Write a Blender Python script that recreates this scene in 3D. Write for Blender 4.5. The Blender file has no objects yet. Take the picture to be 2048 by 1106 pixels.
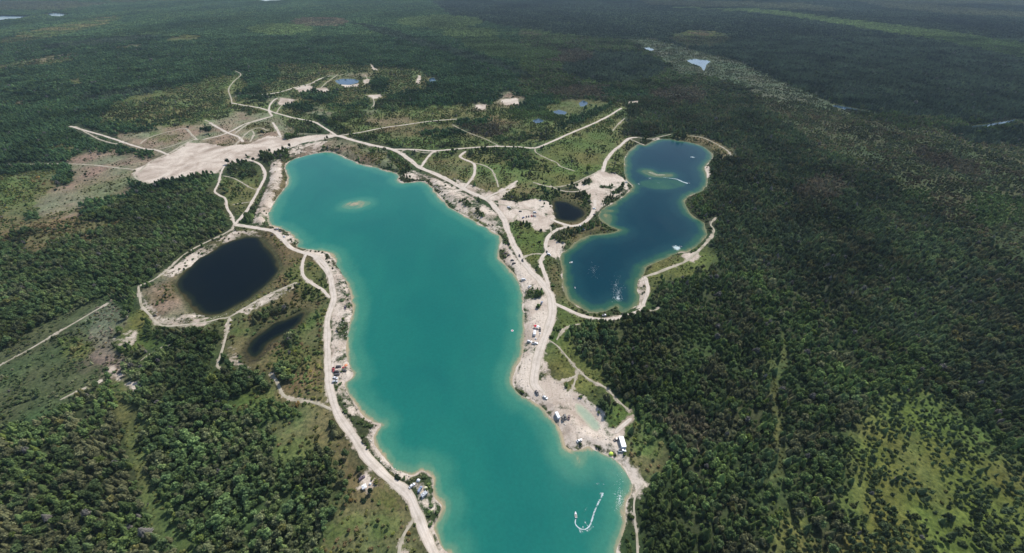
import bpy, math, random
import numpy as np
from mathutils import Vector
random.seed(7)
rng = np.random.default_rng(11)
scene = bpy.context.scene
COL = scene.collection

# ------------------------------------------------------------------ camera
H = 280.0                       # height of the drone above the ground
PITCH = math.radians(37.2)      # how far it looks down
FOC = 820.0                     # focal length in pixels of the 2048 px wide photograph
CX, CY = 1024.0, 553.0
cam_data = bpy.data.cameras.new("camera")
cam_data.sensor_width = 36.0
cam_data.lens = FOC / 2048.0 * 36.0
cam_data.clip_start = 1.0
cam_data.clip_end = 120000.0
cam = bpy.data.objects.new("camera", cam_data)
cam.location = (0, 0, H)
cam.rotation_euler = (math.pi / 2 - PITCH, 0, 0)
COL.objects.link(cam)
scene.camera = cam

# ------------------------------------------------------------------ sky, sun, exposure
SUN_AZ, SUN_EL = math.radians(32), math.radians(49)
world = bpy.data.worlds.new("World")
scene.world = world
world.use_nodes = True
wn = world.node_tree
wn.nodes.clear()
sky = wn.nodes.new("ShaderNodeTexSky")
sky.sky_type = 'NISHITA'
sky.sun_disc = False
sky.sun_elevation = SUN_EL
sky.sun_rotation = SUN_AZ
sky.altitude = 300
bg = wn.nodes.new("ShaderNodeBackground")
bg.inputs["Strength"].default_value = 0.145
wo = wn.nodes.new("ShaderNodeOutputWorld")
wn.links.new(sky.outputs[0], bg.inputs[0])
wn.links.new(bg.outputs[0], wo.inputs[0])
sd = bpy.data.lights.new("sun", 'SUN')
sd.energy = 4.2
sd.angle = math.radians(0.53)
sd.color = (1.0, 0.95, 0.88)
sun = bpy.data.objects.new("sun", sd)
S = Vector((math.sin(SUN_AZ) * math.cos(SUN_EL), math.cos(SUN_AZ) * math.cos(SUN_EL), math.sin(SUN_EL)))
sun.rotation_euler = S.to_track_quat('Z', 'Y').to_euler()
sun.location = (0, 0, 600)
COL.objects.link(sun)
scene.view_settings.view_transform = 'Standard'
scene.view_settings.look = 'None'
scene.view_settings.gamma = 1.0
scene.view_settings.exposure = 0.14
scene.view_settings.use_curve_mapping = False

# ------------------------------------------------------------------ map projection (survey of the place)
cP, sP = math.cos(PITCH), math.sin(PITCH)
def to_world(px, py):
    px = np.asarray(px, float); py = np.asarray(py, float)
    X = (px - CX) / FOC; U = (CY - py) / FOC
    dy = cP + U * sP; dz = -sP + U * cP
    t = H / -dz
    return X * t, dy * t
def to_map(x, y):
    dep = y * cP + H * sP
    up = y * sP - H * cP
    return CX + FOC * x / dep, CY - FOC * up / dep
def W(pts):
    a = np.array(pts, float)
    x, y = to_world(a[:, 0], a[:, 1])
    return np.stack([x, y], 1)

# ------------------------------------------------------------------ noise
def _hash(ix, iy, seed):
    h = (ix * 374761393 + iy * 668265263 + seed * 974634777) & 0xffffffff
    h = ((h ^ (h >> 13)) * 1274126177) & 0xffffffff
    h = h ^ (h >> 16)
    return (h & 0xffff) / 65535.0
def vnoise(x, y, seed=0):
    ix = np.floor(x).astype(np.int64); iy = np.floor(y).astype(np.int64)
    fx = x - ix; fy = y - iy
    fx = fx * fx * (3 - 2 * fx); fy = fy * fy * (3 - 2 * fy)
    a = _hash(ix, iy, seed); b = _hash(ix + 1, iy, seed)
    c = _hash(ix, iy + 1, seed); d = _hash(ix + 1, iy + 1, seed)
    return (a * (1 - fx) + b * fx) * (1 - fy) + (c * (1 - fx) + d * fx) * fy
def fbm(x, y, seed=0, octv=4):
    s = 0; amp = 0.5; tot = 0
    for k in range(octv):
        s = s + amp * vnoise(x * 2 ** k + 17.3 * k, y * 2 ** k - 9.1 * k, seed + k)
        tot += amp; amp *= 0.5
    return s / tot
def sstep(a, b, x):
    t = np.clip((x - a) / (b - a), 0, 1)
    return t * t * (3 - 2 * t)

# ------------------------------------------------------------------ distance helpers
def seg_dist(P, A, B):
    d = B - A
    L = (d * d).sum() + 1e-9
    t = np.clip(((P - A) @ d) / L, 0, 1)
    q = P - (A + t[:, None] * d)
    return np.sqrt((q * q).sum(1))
def poly_sdf(P, poly, cut=60.0):
    """signed distance to a polygon, negative inside; capped at cut"""
    out = np.full(len(P), cut)
    lo = poly.min(0) - cut; hi = poly.max(0) + cut
    m = (P[:, 0] > lo[0]) & (P[:, 0] < hi[0]) & (P[:, 1] > lo[1]) & (P[:, 1] < hi[1])
    if not m.any(): return out
    Q = P[m]
    d = np.full(len(Q), 1e9); ins = np.zeros(len(Q), bool)
    n = len(poly)
    for i in range(n):
        A = poly[i]; B = poly[(i + 1) % n]
        d = np.minimum(d, seg_dist(Q, A, B))
        c = ((A[1] > Q[:, 1]) != (B[1] > Q[:, 1]))
        with np.errstate(divide='ignore', invalid='ignore'):
            xi = (B[0] - A[0]) * (Q[:, 1] - A[1]) / (B[1] - A[1] + 1e-12) + A[0]
        ins ^= c & (Q[:, 0] < xi)
    out[m] = np.where(ins, -d, d)
    return out
def line_sdf(P, line, half, cut=60.0):
    """distance to a polyline minus its half width (half per vertex)"""
    out = np.full(len(P), cut)
    for i in range(len(line) - 1):
        A, B = line[i], line[i + 1]
        lo = np.minimum(A, B) - cut; hi = np.maximum(A, B) + cut
        m = (P[:, 0] > lo[0]) & (P[:, 0] < hi[0]) & (P[:, 1] > lo[1]) & (P[:, 1] < hi[1])
        if not m.any(): continue
        Q = P[m]; d = B - A; L = (d * d).sum() + 1e-9
        t = np.clip(((Q - A) @ d) / L, 0, 1)
        q = Q - (A + t[:, None] * d)
        v = np.sqrt((q * q).sum(1)) - (half[i] * (1 - t) + half[i + 1] * t)
        out[m] = np.minimum(out[m], v)
    return out
def smooth(pts, n=4, closed=False):
    """Catmull-Rom resampling"""
    p = np.array(pts, float); m = len(p); out = []
    rg = range(m) if closed else range(m - 1)
    for i in rg:
        if closed: a, b, c, d = p[(i - 1) % m], p[i], p[(i + 1) % m], p[(i + 2) % m]
        else: a, b, c, d = p[max(i - 1, 0)], p[i], p[i + 1], p[min(i + 2, m - 1)]
        for k in range(n):
            t = k / n
            out.append(0.5 * ((2 * b) + (c - a) * t + (2 * a - 5 * b + 4 * c - d) * t * t + (3 * b - a - 3 * c + d) * t ** 3))
    if not closed: out.append(p[-1])
    return np.array(out)

# ------------------------------------------------------------------ materials
def new_mat(name):
    m = bpy.data.materials.new(name); m.use_nodes = True
    nt = m.node_tree; nt.nodes.clear()
    o = nt.nodes.new("ShaderNodeOutputMaterial")
    return m, nt, o
def N(nt, typ, **kw):
    n = nt.nodes.new(typ)
    for k, v in kw.items(): setattr(n, k, v)
    return n
def L(nt, a, b): nt.links.new(a, b)
def mathn(nt, op, a, b=None, clamp=False):
    n = nt.nodes.new("ShaderNodeMath"); n.operation = op; n.use_clamp = clamp
    for i, v in enumerate((a, b)):
        if v is None: continue
        if isinstance(v, (int, float)): n.inputs[i].default_value = v
        else: nt.links.new(v, n.inputs[i])
    return n.outputs[0]
def noise(nt, vec, scale, detail=3, rough=0.55, dist=0.0):
    n = nt.nodes.new("ShaderNodeTexNoise")
    n.inputs["Scale"].default_value = scale; n.inputs["Detail"].default_value = detail
    n.inputs["Roughness"].default_value = rough; n.inputs["Distortion"].default_value = dist
    nt.links.new(vec, n.inputs["Vector"])
    return n.outputs["Fac"]
def ramp(nt, fac, stops, interp='LINEAR'):
    r = nt.nodes.new("ShaderNodeValToRGB"); r.color_ramp.interpolation = interp
    el = r.color_ramp.elements
    while len(el) > len(stops): el.remove(el[-1])
    while len(el) < len(stops): el.new(1.0)
    for e, (p, c) in zip(el, stops):
        e.position = p; e.color = (c[0], c[1], c[2], 1) if not isinstance(c, (int, float)) else (c, c, c, 1)
    nt.links.new(fac, r.inputs[0])
    return r.outputs[0]
def mixc(nt, fac, a, b, blend='MIX'):
    m = nt.nodes.new("ShaderNodeMix"); m.data_type = 'RGBA'; m.blend_type = blend
    for sock, v in ((m.inputs[0], fac), (m.inputs[6], a), (m.inputs[7], b)):
        if isinstance(v, (int, float)): sock.default_value = v
        elif isinstance(v, tuple): sock.default_value = (v[0], v[1], v[2], 1)
        else: nt.links.new(v, sock)
    return m.outputs[2]
def principled(nt, o, col, rough=0.9, spec=0.2, metal=0.0):
    b = nt.nodes.new("ShaderNodeBsdfPrincipled")
    if isinstance(col, tuple): b.inputs["Base Color"].default_value = (*col, 1)
    else: nt.links.new(col, b.inputs["Base Color"])
    if isinstance(rough, (int, float)): b.inputs["Roughness"].default_value = rough
    else: nt.links.new(rough, b.inputs["Roughness"])
    b.inputs["Specular IOR Level"].default_value = spec
    b.inputs["Metallic"].default_value = metal
    nt.links.new(b.outputs[0], o.inputs[0])
    return b
def mapped(nt):
    g = nt.nodes.new("ShaderNodeNewGeometry")
    return g.outputs["Position"]

def add_mesh(name, verts, faces, mat=None, parent=None, smooth_=False, link=True):
    me = bpy.data.meshes.new(name)
    me.from_pydata([tuple(v) for v in verts], [], [tuple(f) for f in faces])
    me.update()
    if mat is not None:
        for m in (mat if isinstance(mat, (list, tuple)) else [mat]): me.materials.append(m)
    if smooth_: me.shade_smooth()
    ob = bpy.data.objects.new(name, me)
    if link: COL.objects.link(ob)
    if parent is not None: ob.parent = parent
    return ob
def grid_mesh(name, X, Y, Z, keep=None, mat=None, attrs=None, smooth_=True):
    r, c = X.shape
    idx = np.arange(r * c).reshape(r, c)
    q = np.stack([idx[:-1, :-1], idx[:-1, 1:], idx[1:, 1:], idx[1:, :-1]], -1).reshape(-1, 4)
    if keep is not None:
        k = (keep[:-1, :-1] | keep[:-1, 1:] | keep[1:, 1:] | keep[1:, :-1]).reshape(-1)
        q = q[k]
    used = np.zeros(r * c, bool); used[q.reshape(-1)] = True
    rem = np.cumsum(used) - 1
    V = np.stack([X.reshape(-1), Y.reshape(-1), Z.reshape(-1)], 1)[used]
    q = rem[q]
    me = bpy.data.meshes.new(name)
    me.vertices.add(len(V)); me.vertices.foreach_set("co", V.astype(np.float32).reshape(-1))
    me.loops.add(len(q) * 4); me.loops.foreach_set("vertex_index", q.astype(np.int32).reshape(-1))
    me.polygons.add(len(q)); me.polygons.foreach_set("loop_start", (np.arange(len(q)) * 4).astype(np.int32))
    me.polygons.foreach_set("loop_total", np.full(len(q), 4, np.int32))
    me.update(calc_edges=True)
    if attrs:
        for k, a in attrs.items():
            a = a.reshape(r * c, -1)[used]
            if a.shape[1] == 1:
                at = me.attributes.new(k, 'FLOAT', 'POINT'); at.data.foreach_set("value", a.astype(np.float32).reshape(-1))
            else:
                at = me.attributes.new(k, 'FLOAT_COLOR', 'POINT')
                a4 = np.concatenate([a, np.ones((len(a), 1))], 1)
                at.data.foreach_set("color", a4.astype(np.float32).reshape(-1))
    if mat: me.materials.append(mat)
    if smooth_: me.shade_smooth()
    ob = bpy.data.objects.new(name, me); COL.objects.link(ob)
    return ob
def tag(o, label=None, cat=None, group=None, kind=None):
    if label: o['label'] = label
    if cat: o['category'] = cat
    if group: o['group'] = group
    if kind: o['kind'] = kind
    return o

# ================================================================== THE SURVEY
main_lake = [(572,327),(584,318),(607,311),(632,305),(657,302),(678,308),(693,315),(716,325),(744,332),(767,338),(784,342),(797,349),(796,358),(806,364),(825,363),(845,362),(858,368),(868,379),(881,394),(894,408),(911,421),(932,431),(952,443),(972,453),(990,464),(1001,473),(1003,483),(996,499),(996,509),(1004,520),(1020,537),(1030,548),(1038,565),(1046,588),(1045,611),(1048,636),(1047,667),(1048,687),(1045,705),(1038,723),(1031,743),(1027,761),(1031,779),(1043,791),(1061,796),(1076,807),(1089,818),(1097,830),(1113,848),(1121,866),(1129,887),(1139,897),(1152,902),(1165,895),(1178,890),(1191,897),(1212,909),(1232,918),(1248,934),(1258,949),(1266,967),(1262,985),(1256,1006),(1253,1027),(1250,1053),(1243,1079),(1236,1106),(1222,1170),(1160,1240),(1040,1280),(950,1240),(905,1170),(899,1110),(882,1094),(873,1073),(872,1053),(880,1032),(884,1011),(871,996),(866,975),(865,957),(854,944),(844,939),(834,944),(821,948),(805,940),(784,930),(769,916),(756,898),(748,879),(747,867),(752,856),(758,847),(743,841),(722,828),(713,814),(703,796),(691,776),(689,763),(700,756),(708,748),(703,733),(696,718),(690,703),(692,685),(696,667),(698,652),(703,636),(706,616),(703,596),(698,576),(688,553),(679,537),(670,519),(657,504),(642,500),(622,497),(607,495),(593,488),(600,483),(590,474),(576,463),(561,455),(543,450),(535,440),(539,422),(546,407),(558,387),(571,371),(575,354),(570,336)]
blue_lake = [(1289,289),(1277,286),(1261,298),(1251,313),(1250,331),(1251,349),(1259,364),(1266,372),(1254,384),(1239,397),(1221,408),(1206,415),(1199,422),(1198,435),(1211,446),(1226,453),(1239,459),(1223,464),(1198,467),(1172,471),(1152,482),(1139,495),(1124,504),(1120,516),(1124,529),(1124,555),(1127,576),(1137,596),(1157,611),(1178,621),(1193,624),(1211,619),(1231,610),(1238,611),(1243,621),(1264,616),(1277,606),(1279,591),(1275,575),(1277,560),(1284,549),(1292,534),(1307,524),(1325,517),(1345,508),(1363,502),(1378,501),(1391,491),(1406,481),(1414,468),(1411,455),(1406,443),(1391,432),(1378,420),(1370,404),(1378,392),(1393,384),(1409,377),(1416,364),(1414,346),(1409,336),(1416,326),(1426,308),(1416,298),(1401,289),(1378,283),(1353,279),(1327,276),(1305,281)]
dark_pond = [(480,474),(500,472),(518,474),(533,488),(548,510),(559,533),(545,556),(520,578),(490,600),(455,618),(420,629),(395,626),(378,605),(366,588),(352,573),(362,550),(385,525),(420,502),(450,484)]
small_pond = [(1106,402),(1120,400),(1137,403),(1152,410),(1168,418),(1167,430),(1155,439),(1138,441),(1120,438),(1110,428)]
swamp_pond = [(606,622),(606,634),(594,649),(574,663),(552,676),(536,686),(524,700),(512,714),(500,714),(492,700),(498,684),(514,668),(534,655),(546,647),(566,638),(586,629)]
green_puddle = [(1152,806),(1164,811),(1184,828),(1202,846),(1200,858),(1190,860),(1176,847),(1160,828)]
far_ponds = [[(669,160),(685,156),(705,156),(718,160),(714,166),(696,169),(676,167)],
             [(857,156),(868,154),(873,160),(870,166),(860,164)],
             [(1157,205),(1166,199),(1177,204),(1170,211),(1160,212)],
             [(1103,222),(1118,218),(1136,223),(1130,228),(1112,227)],
             [(1065,240),(1076,235),(1088,240),(1080,245),(1070,245)],
             [(1372,119),(1390,117),(1424,121),(1414,127),(1408,141),(1402,132),(1385,127)],
             [(1283,95),(1298,94),(1312,99),(1298,101)],
             [(92,28),(110,25),(136,29),(122,34),(105,33)],
             [(-80,38),(0,31),(60,32),(45,37),(0,41),(-80,46)],
             [(505,-3),(560,-3),(566,1),(530,3)],
             [(1665,208),(1700,214),(1748,224),(1752,228),(1700,220),(1668,212)],
             [(1935,252),(1975,248),(2035,237),(2037,240),(1980,252),(1940,256)]]
WATER_Z = -1.6
ml = smooth(W(main_lake), 3, True); bl = smooth(W(blue_lake), 3, True)
dp = smooth(W(dark_pond), 3, True); sp = smooth(W(small_pond), 3, True)
sw = smooth(W(swamp_pond), 3, True); gp = smooth(W(green_puddle), 3, True)
fps = [W(p) for p in far_ponds]
def ell(cx, cy, rx, ry, rot=0, n=14):
    return [(cx + rx * math.cos(a) * math.cos(rot) - ry * math.sin(a) * math.sin(rot),
             cy + rx * math.cos(a) * math.sin(rot) + ry * math.sin(a) * math.cos(rot)) for a in [2 * math.pi * k / n for k in range(n)]]

# roads: (kind, points, widths in metres)
ROADS = [
 ('dirt_road', [(905,1190),(885,1140),(870,1106),(855,1075),(842,1045),(832,1020),(822,997),(806,977),(780,958),(755,938),(735,917),(715,890),(700,865),(685,840),(672,820),(664,795),(659,765),(657,720),(655,690),(655,650),(659,625),(667,600),(666,580),(660,555),(654,535),(640,518),(620,508),(600,503),(580,493),(562,474),(545,462),(520,457),(490,452),(470,450)], 7.0),
 ('dirt_road', [(612,508),(606,522),(604,545),(612,558),(630,570),(648,582),(660,596)], 3.8),
 ('dirt_road', [(626,512),(640,530),(654,546),(662,562)], 3.4),
 ('dirt_road', [(468,452),(482,436),(500,412),(514,386),(528,360),(529,342),(518,328),(498,320)], 5.0),
 ('dirt_road', [(455,325),(443,343),(438,365),(430,383),(440,392),(451,398),(455,418),(465,434),(469,448)], 3.4),
 ('dirt_path', [(446,352),(470,358),(505,378),(518,376)], 2.2),
 ('dirt_path', [(466,410),(485,407),(503,404)], 2.0),
 ('dirt_path', [(468,455),(448,468),(420,481),(390,496),(365,512),(340,535),(310,558),(277,574)], 2.6),
 ('dirt_path', [(277,574),(279,590),(284,612),(300,630),(312,646),(330,652),(365,650),(410,645),(437,638),(458,634),(480,622),(510,604),(545,586),(590,566)], 2.6),
 ('dirt_path', [(459,634),(456,655),(450,680),(440,712),(435,732),(447,740)], 2.4),
 ('dirt_path', [(540,748),(552,760),(560,778),(568,792),(590,800),(620,803),(645,811),(663,820)], 2.6),
 ('dirt_path', [(-180,815),(-60,757),(0,731),(60,699),(120,664),(215,608)], 2.2),
 ('dirt_path', [(281,722),(300,708),(333,693)], 1.8),
 ('dirt_path', [(120,800),(160,780),(200,762)], 2.0),
 ('dirt_path', [(793,1150),(799,1100),(803,1080),(812,1062),(822,1048),(829,1036)], 2.2),
 # east road
 ('dirt_road', [(566,300),(600,287),(630,279),(655,275),(674,272),(700,279),(740,290),(775,297),(800,306),(822,322),(842,336),(868,346),(892,358),(920,374),(950,389),(975,400),(992,416),(1006,437),(1016,462),(1028,492),(1044,520),(1064,545),(1084,566),(1098,585),(1105,605),(1103,632),(1094,660),(1085,690),(1075,722),(1068,750),(1072,772),(1090,788)], 9.5),
 ('dirt_road', [(785,299),(830,300),(870,302),(930,297),(990,293),(1035,294),(1070,296),(1100,285),(1140,267),(1180,250),(1215,233),(1243,216)], 4.5),
 ('dirt_road', [(674,272),(720,265),(770,255),(815,249),(860,243),(930,237)], 3.2),
 ('dirt_road', [(674,272),(648,255),(626,243),(590,236),(552,226),(520,216),(490,211),(464,206)], 4.2),
 ('dirt_path', [(464,208),(462,196),(457,178),(468,162),(482,149),(470,142)], 3.0),
 ('dirt_road', [(545,232),(538,222),(540,210),(548,200),(556,196)], 3.4),
 ('dirt_road', [(470,192),(510,190),(555,185),(590,175),(620,168),(640,158),(660,152)], 5.0),
 ('dirt_path', [(552,228),(560,214),(575,203),(600,198)], 3.0),
 ('dirt_road', [(140,252),(180,264),(220,276),(262,290),(290,298),(312,300),(338,311)], 4.0),
 ('dirt_path', [(-200,342),(-60,336),(0,332),(60,329),(130,328),(190,331),(240,337),(272,340)], 3.4),
 ('dirt_path', [(280,288),(300,275),(340,263),(372,257),(384,272)], 3.0),
 ('dirt_road', [(420,245),(440,258),(460,268),(478,275),(486,285)], 4.5),
 ('dirt_road', [(545,232),(520,240),(490,248),(465,262),(440,272),(405,280)], 4.0),
 ('dirt_road', [(545,245),(556,262),(562,275)], 4.0),
 ('dirt_path', [(470,292),(485,276),(500,262),(520,256),(535,262)], 3.2), ('dirt_path', [(500,285),(508,270),(505,262)], 3.0), ('dirt_path', [(372,257),(395,281)], 3.6), ('dirt_path', [(545,232),(528,236),(505,243),(485,256),(470,268)], 5.0), ('dirt_path', [(280,345),(300,325),(340,306),(380,283),(400,279)], 4.0), ('dirt_path', [(312,300),(345,292),(385,278)], 2.6), ('dirt_path', [(268,345),(272,356),(290,365),(308,368)], 3.4), ('dirt_path', [(150,252),(200,280),(240,290)], 3.4), ('dirt_path', [(556,272),(600,268),(660,270)], 2.6), ('dirt_path', [(430,250),(410,240)], 3.4),
 ('dirt_path', [(730,190),(745,196),(748,208),(742,215)], 2.6), ('dirt_path', [(728,170),(735,160),(730,150)], 2.6), ('dirt_path', [(640,178),(655,164),(675,150)], 3.0), ('dirt_path', [(1225,262),(1235,250),(1250,236)], 2.2), ('dirt_path', [(905,250),(935,265),(970,278),(1000,293)], 2.2),
 ('dirt_road', [(842,335),(850,322),(862,308),(872,302)], 4.0),
 ('dirt_path', [(800,306),(815,300),(850,306),(880,304)], 3.0),
 ('dirt_road', [(925,378),(938,365),(948,350),(950,335),(944,325),(920,314),(932,303)], 4.2),
 ('dirt_path', [(944,325),(965,330),(983,340),(992,358),(997,375)], 2.8),
 ('dirt_road', [(970,398),(990,388),(1015,376),(1035,362)], 4.4),
 ('dirt_path', [(1070,297),(1072,305),(1095,318),(1112,325),(1122,334),(1150,343)], 2.4),
 ('dirt_path', [(985,405),(1012,412),(1040,418),(1070,421)], 3.2),
 ('dirt_path', [(1017,445),(1028,438),(1034,430)], 3.6),
 ('dirt_path', [(1066,365),(1085,371),(1110,375),(1145,368),(1180,352),(1203,340)], 3.0),
 ('dirt_path', [(1100,372),(1120,381),(1150,384),(1180,378)], 3.0),
 ('dirt_road', [(1205,345),(1212,322),(1224,305),(1242,290),(1258,277),(1275,275)], 5.5),
 ('dirt_path', [(1275,275),(1300,278),(1322,273),(1342,269)], 2.6),
 ('dirt_path', [(1258,278),(1280,286),(1290,289)], 3.0),
 ('dirt_path', [(1380,272),(1405,276),(1432,288),(1455,302),(1463,314)], 3.0),
 ('dirt_road', [(1190,400),(1188,418),(1178,437),(1160,450),(1140,452),(1115,444),(1100,436)], 6.0),
 ('dirt_road', [(1160,450),(1132,454),(1110,462),(1096,475),(1091,490),(1094,504),(1086,512),(1081,525),(1086,537),(1092,552),(1098,575)], 5.5),
 ('dirt_path', [(1085,508),(1070,508),(1055,512),(1044,520)], 2.8),
 ('dirt_path', [(1100,452),(1104,470)], 2.4),
 ('dirt_road', [(1108,606),(1130,617),(1155,628),(1182,636),(1212,638),(1240,634),(1262,627),(1282,618),(1290,598),(1296,578),(1293,562),(1290,552)], 4.6),
 ('dirt_path', [(1290,552),(1308,548),(1332,538),(1355,530),(1378,518),(1395,503),(1410,488),(1422,474)], 4.0),
 ('dirt_path', [(1422,474),(1428,460),(1421,448),(1432,435)], 2.2),
 ('dirt_path', [(1282,618),(1305,622),(1320,615)], 1.8),
 ('dirt_path', [(1098,680),(1115,692),(1135,715),(1155,738),(1180,760),(1210,775),(1235,800),(1258,822)], 1.9),
 ('dirt_path', [(1155,738),(1152,752),(1115,766)], 1.9),
 ('dirt_path', [(1152,752),(1148,770),(1142,785)], 1.9),
 ('dirt_path', [(1113,680),(1125,662),(1140,652),(1160,648)], 1.8),
 ('dirt_road', [(1230,866),(1245,852),(1262,836)], 3.6),
 ('dirt_path', [(1288,968),(1272,990),(1268,1015),(1270,1045),(1274,1075),(1276,1130)], 1.6),
]
# bare, sandy or stony ground
SAND = [
 [(270,345),(275,358),(300,367),(340,360),(390,352),(436,346),(450,330),(470,328),(500,322),(545,308),(575,297),(610,285),(650,278),(674,273),(660,268),(610,272),(575,280),(560,276),(535,272),(510,284),(480,290),(450,294),(410,287),(378,286),(356,302),(337,311),(300,326),(276,338)],
 [(543,322),(560,320),(564,345),(558,375),(544,402),(530,432),(524,450),(507,447),(515,420),(529,392),(541,362)],
 [(575,303),(600,290),(640,280),(655,283),(640,300),(600,308),(582,314)],
 [(800,352),(825,340),(850,350),(880,362),(905,372),(950,400),(985,420),(1005,450),(1010,470),(985,455),(960,440),(925,425),(900,405),(880,385),(860,360),(830,358)],
 [(905,355),(960,378),(990,385),(1020,370),(1035,360),(1030,372),(1000,400),(980,405),(940,385)],
 [(995,400),(1030,402),(1040,430),(1025,445),(1012,440),(998,420)],
 [(1022,410),(1040,403),(1070,398),(1095,402),(1106,418),(1112,440),(1100,452),(1090,466),(1070,460),(1055,448),(1030,440),(1018,425)],
 [(1148,372),(1200,342),(1235,348),(1250,360),(1258,376),(1242,388),(1215,400),(1200,418),(1192,424),(1184,420),(1182,395),(1165,382)],
 [(1092,485),(1110,480),(1128,488),(1122,500),(1112,520),(1100,512)],
 [(1004,486),(1020,498),(1036,520),(1064,548),(1092,572),(1110,600),(1110,640),(1100,668),(1088,705),(1090,730),(1098,752),(1120,772),(1150,795),(1170,808),(1200,838),(1222,855),(1245,858),(1250,878),(1252,908),(1246,925),(1230,915),(1205,898),(1180,888),(1152,898),(1138,894),(1128,870),(1112,838),(1092,812),(1060,792),(1036,778),(1032,755),(1042,725),(1050,700),(1050,640),(1048,600),(1040,560),(1020,530),(1006,510)],
 [(1248,905),(1262,925),(1276,945),(1292,968),(1280,985),(1270,1000),(1262,990),(1266,965),(1258,945),(1244,925)],
 [(1143,782),(1160,790),(1180,800),(1215,842),(1228,858),(1210,862),(1195,862),(1170,830),(1140,800)],
 [(660,515),(680,545),(700,590),(704,620),(696,650),(692,690),(694,715),(706,745),(688,768),(700,800),(715,825),(700,820),(680,790),(668,760),(664,720),(664,640),(672,600),(664,560),(650,525)],
 [(745,850),(750,870),(752,890),(770,918),(790,935),(820,952),(828,960),(800,952),(770,935),(748,905),(735,870)],
 [(826,962),(845,965),(862,985),(868,1010),(862,1020),(846,1000),(830,985)],
 [(866,1040),(876,1070),(885,1090),(900,1106),(905,1140),(890,1130),(876,1100),(862,1065),(855,1040)],
 [(545,456),(575,466),(590,482),(600,492),(590,492),(570,478)],
 [(602,500),(640,503),(658,520),(650,525),(630,512)],
 [(470,462),(440,478),(400,498),(370,518),(330,550),(345,552),(380,528),(415,505),(450,487),(485,470),(520,470),(500,460)],
 [(478,622),(510,602),(560,580),(592,568),(586,578),(550,598),(520,612),(495,628)],
 [(278,590),(288,600),(310,640),(350,655),(400,650),(440,640),(455,628),(420,635),(385,625),(350,640),(320,630),(300,612)],
 [(228,678),(258,662),(272,662),(272,680),(250,698),(232,692)],
 [(212,735),(238,742),(270,768),(275,782),(250,770),(225,752)],
 [(450,690),(470,700),(480,720),(500,735),(480,738),(462,722)],
 [(796,1110),(798,1096),(806,1094),(812,1106),(818,1130),(795,1130)],
 [(718,952),(735,945),(750,958),(748,972),(735,985),(722,975)],
 [(1284,552),(1294,560),(1296,590),(1288,612),(1272,618),(1280,600),(1276,575)],
 [(1362,505),(1385,505),(1398,512),(1388,524),(1370,520)],
 [(590,176),(620,170),(632,178),(600,186)], [(618,178),(650,175),(660,182),(640,186)], [(676,167),(700,170),(718,167),(716,173),(690,175)],
 [(735,190),(760,188),(765,194),(745,198)], [(725,160),(740,158),(738,167),(728,166)], [(836,150),(843,152),(838,168),(832,166)],
 [(1000,200),(1035,196),(1038,208),(1010,210)], [(1255,203),(1276,202),(1276,207),(1258,208)], [(560,195),(590,198),(580,208),(556,210)],
 [(950,210),(972,208),(972,218),(955,220)], [(738,122),(748,135),(760,142),(745,140)], [(1000,384),(1015,378),(1012,385),(1003,388)],
 [(1288,289),(1298,287),(1300,296),(1294,295)],[(1410,340),(1418,330),(1419,352),(1412,360)],
]
# vegetation that stands back inside those bare areas
GREEN = [ell(1082,746,8,14), ell(1124,592,3,3), ell(1070,588,26,11), ell(1077,612,3,7), ell(637,521,4,5), ell(645,528,6,6), ell(632,517,4,3),
 ell(687,655,10,20), ell(1090,822,5,9,-0.6), ell(1103,838,4,12,-0.6), ell(1128,872,4,14,-0.4), ell(1162,893,16,4,-0.6), ell(1190,893,16,3,0.4), ell(1222,910,10,4,0.6),
 ell(487,284,18,6), ell(440,282,20,4), ell(512,273,16,7), ell(530,310,14,4,-0.2), ell(497,316,6,3), ell(1005,505,10,12), ell(1020,545,3,4), ell(1214,374,14,3), ell(1236,382,14,4,-0.4), ell(1215,400,14,6,-0.5), ell(1140,380,14,3), ell(1175,366,12,4,-0.4), ell(1000,482,7,12),
 ell(1040,780,4,3), ell(850,940,8,8), ell(862,1000,8,16), ell(697,600,5,14), ell(1180,812,3,2), ell(1172,800,8,3,0.7), ell(960,428,14,5,0.5), ell(1078,560,5,3,0.6), ell(930,408,16,4,0.5),
 ell(1060,448,5,2), ell(1085,412,6,2), ell(1092,430,4,2), ell(1020,418,6,4)]

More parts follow.
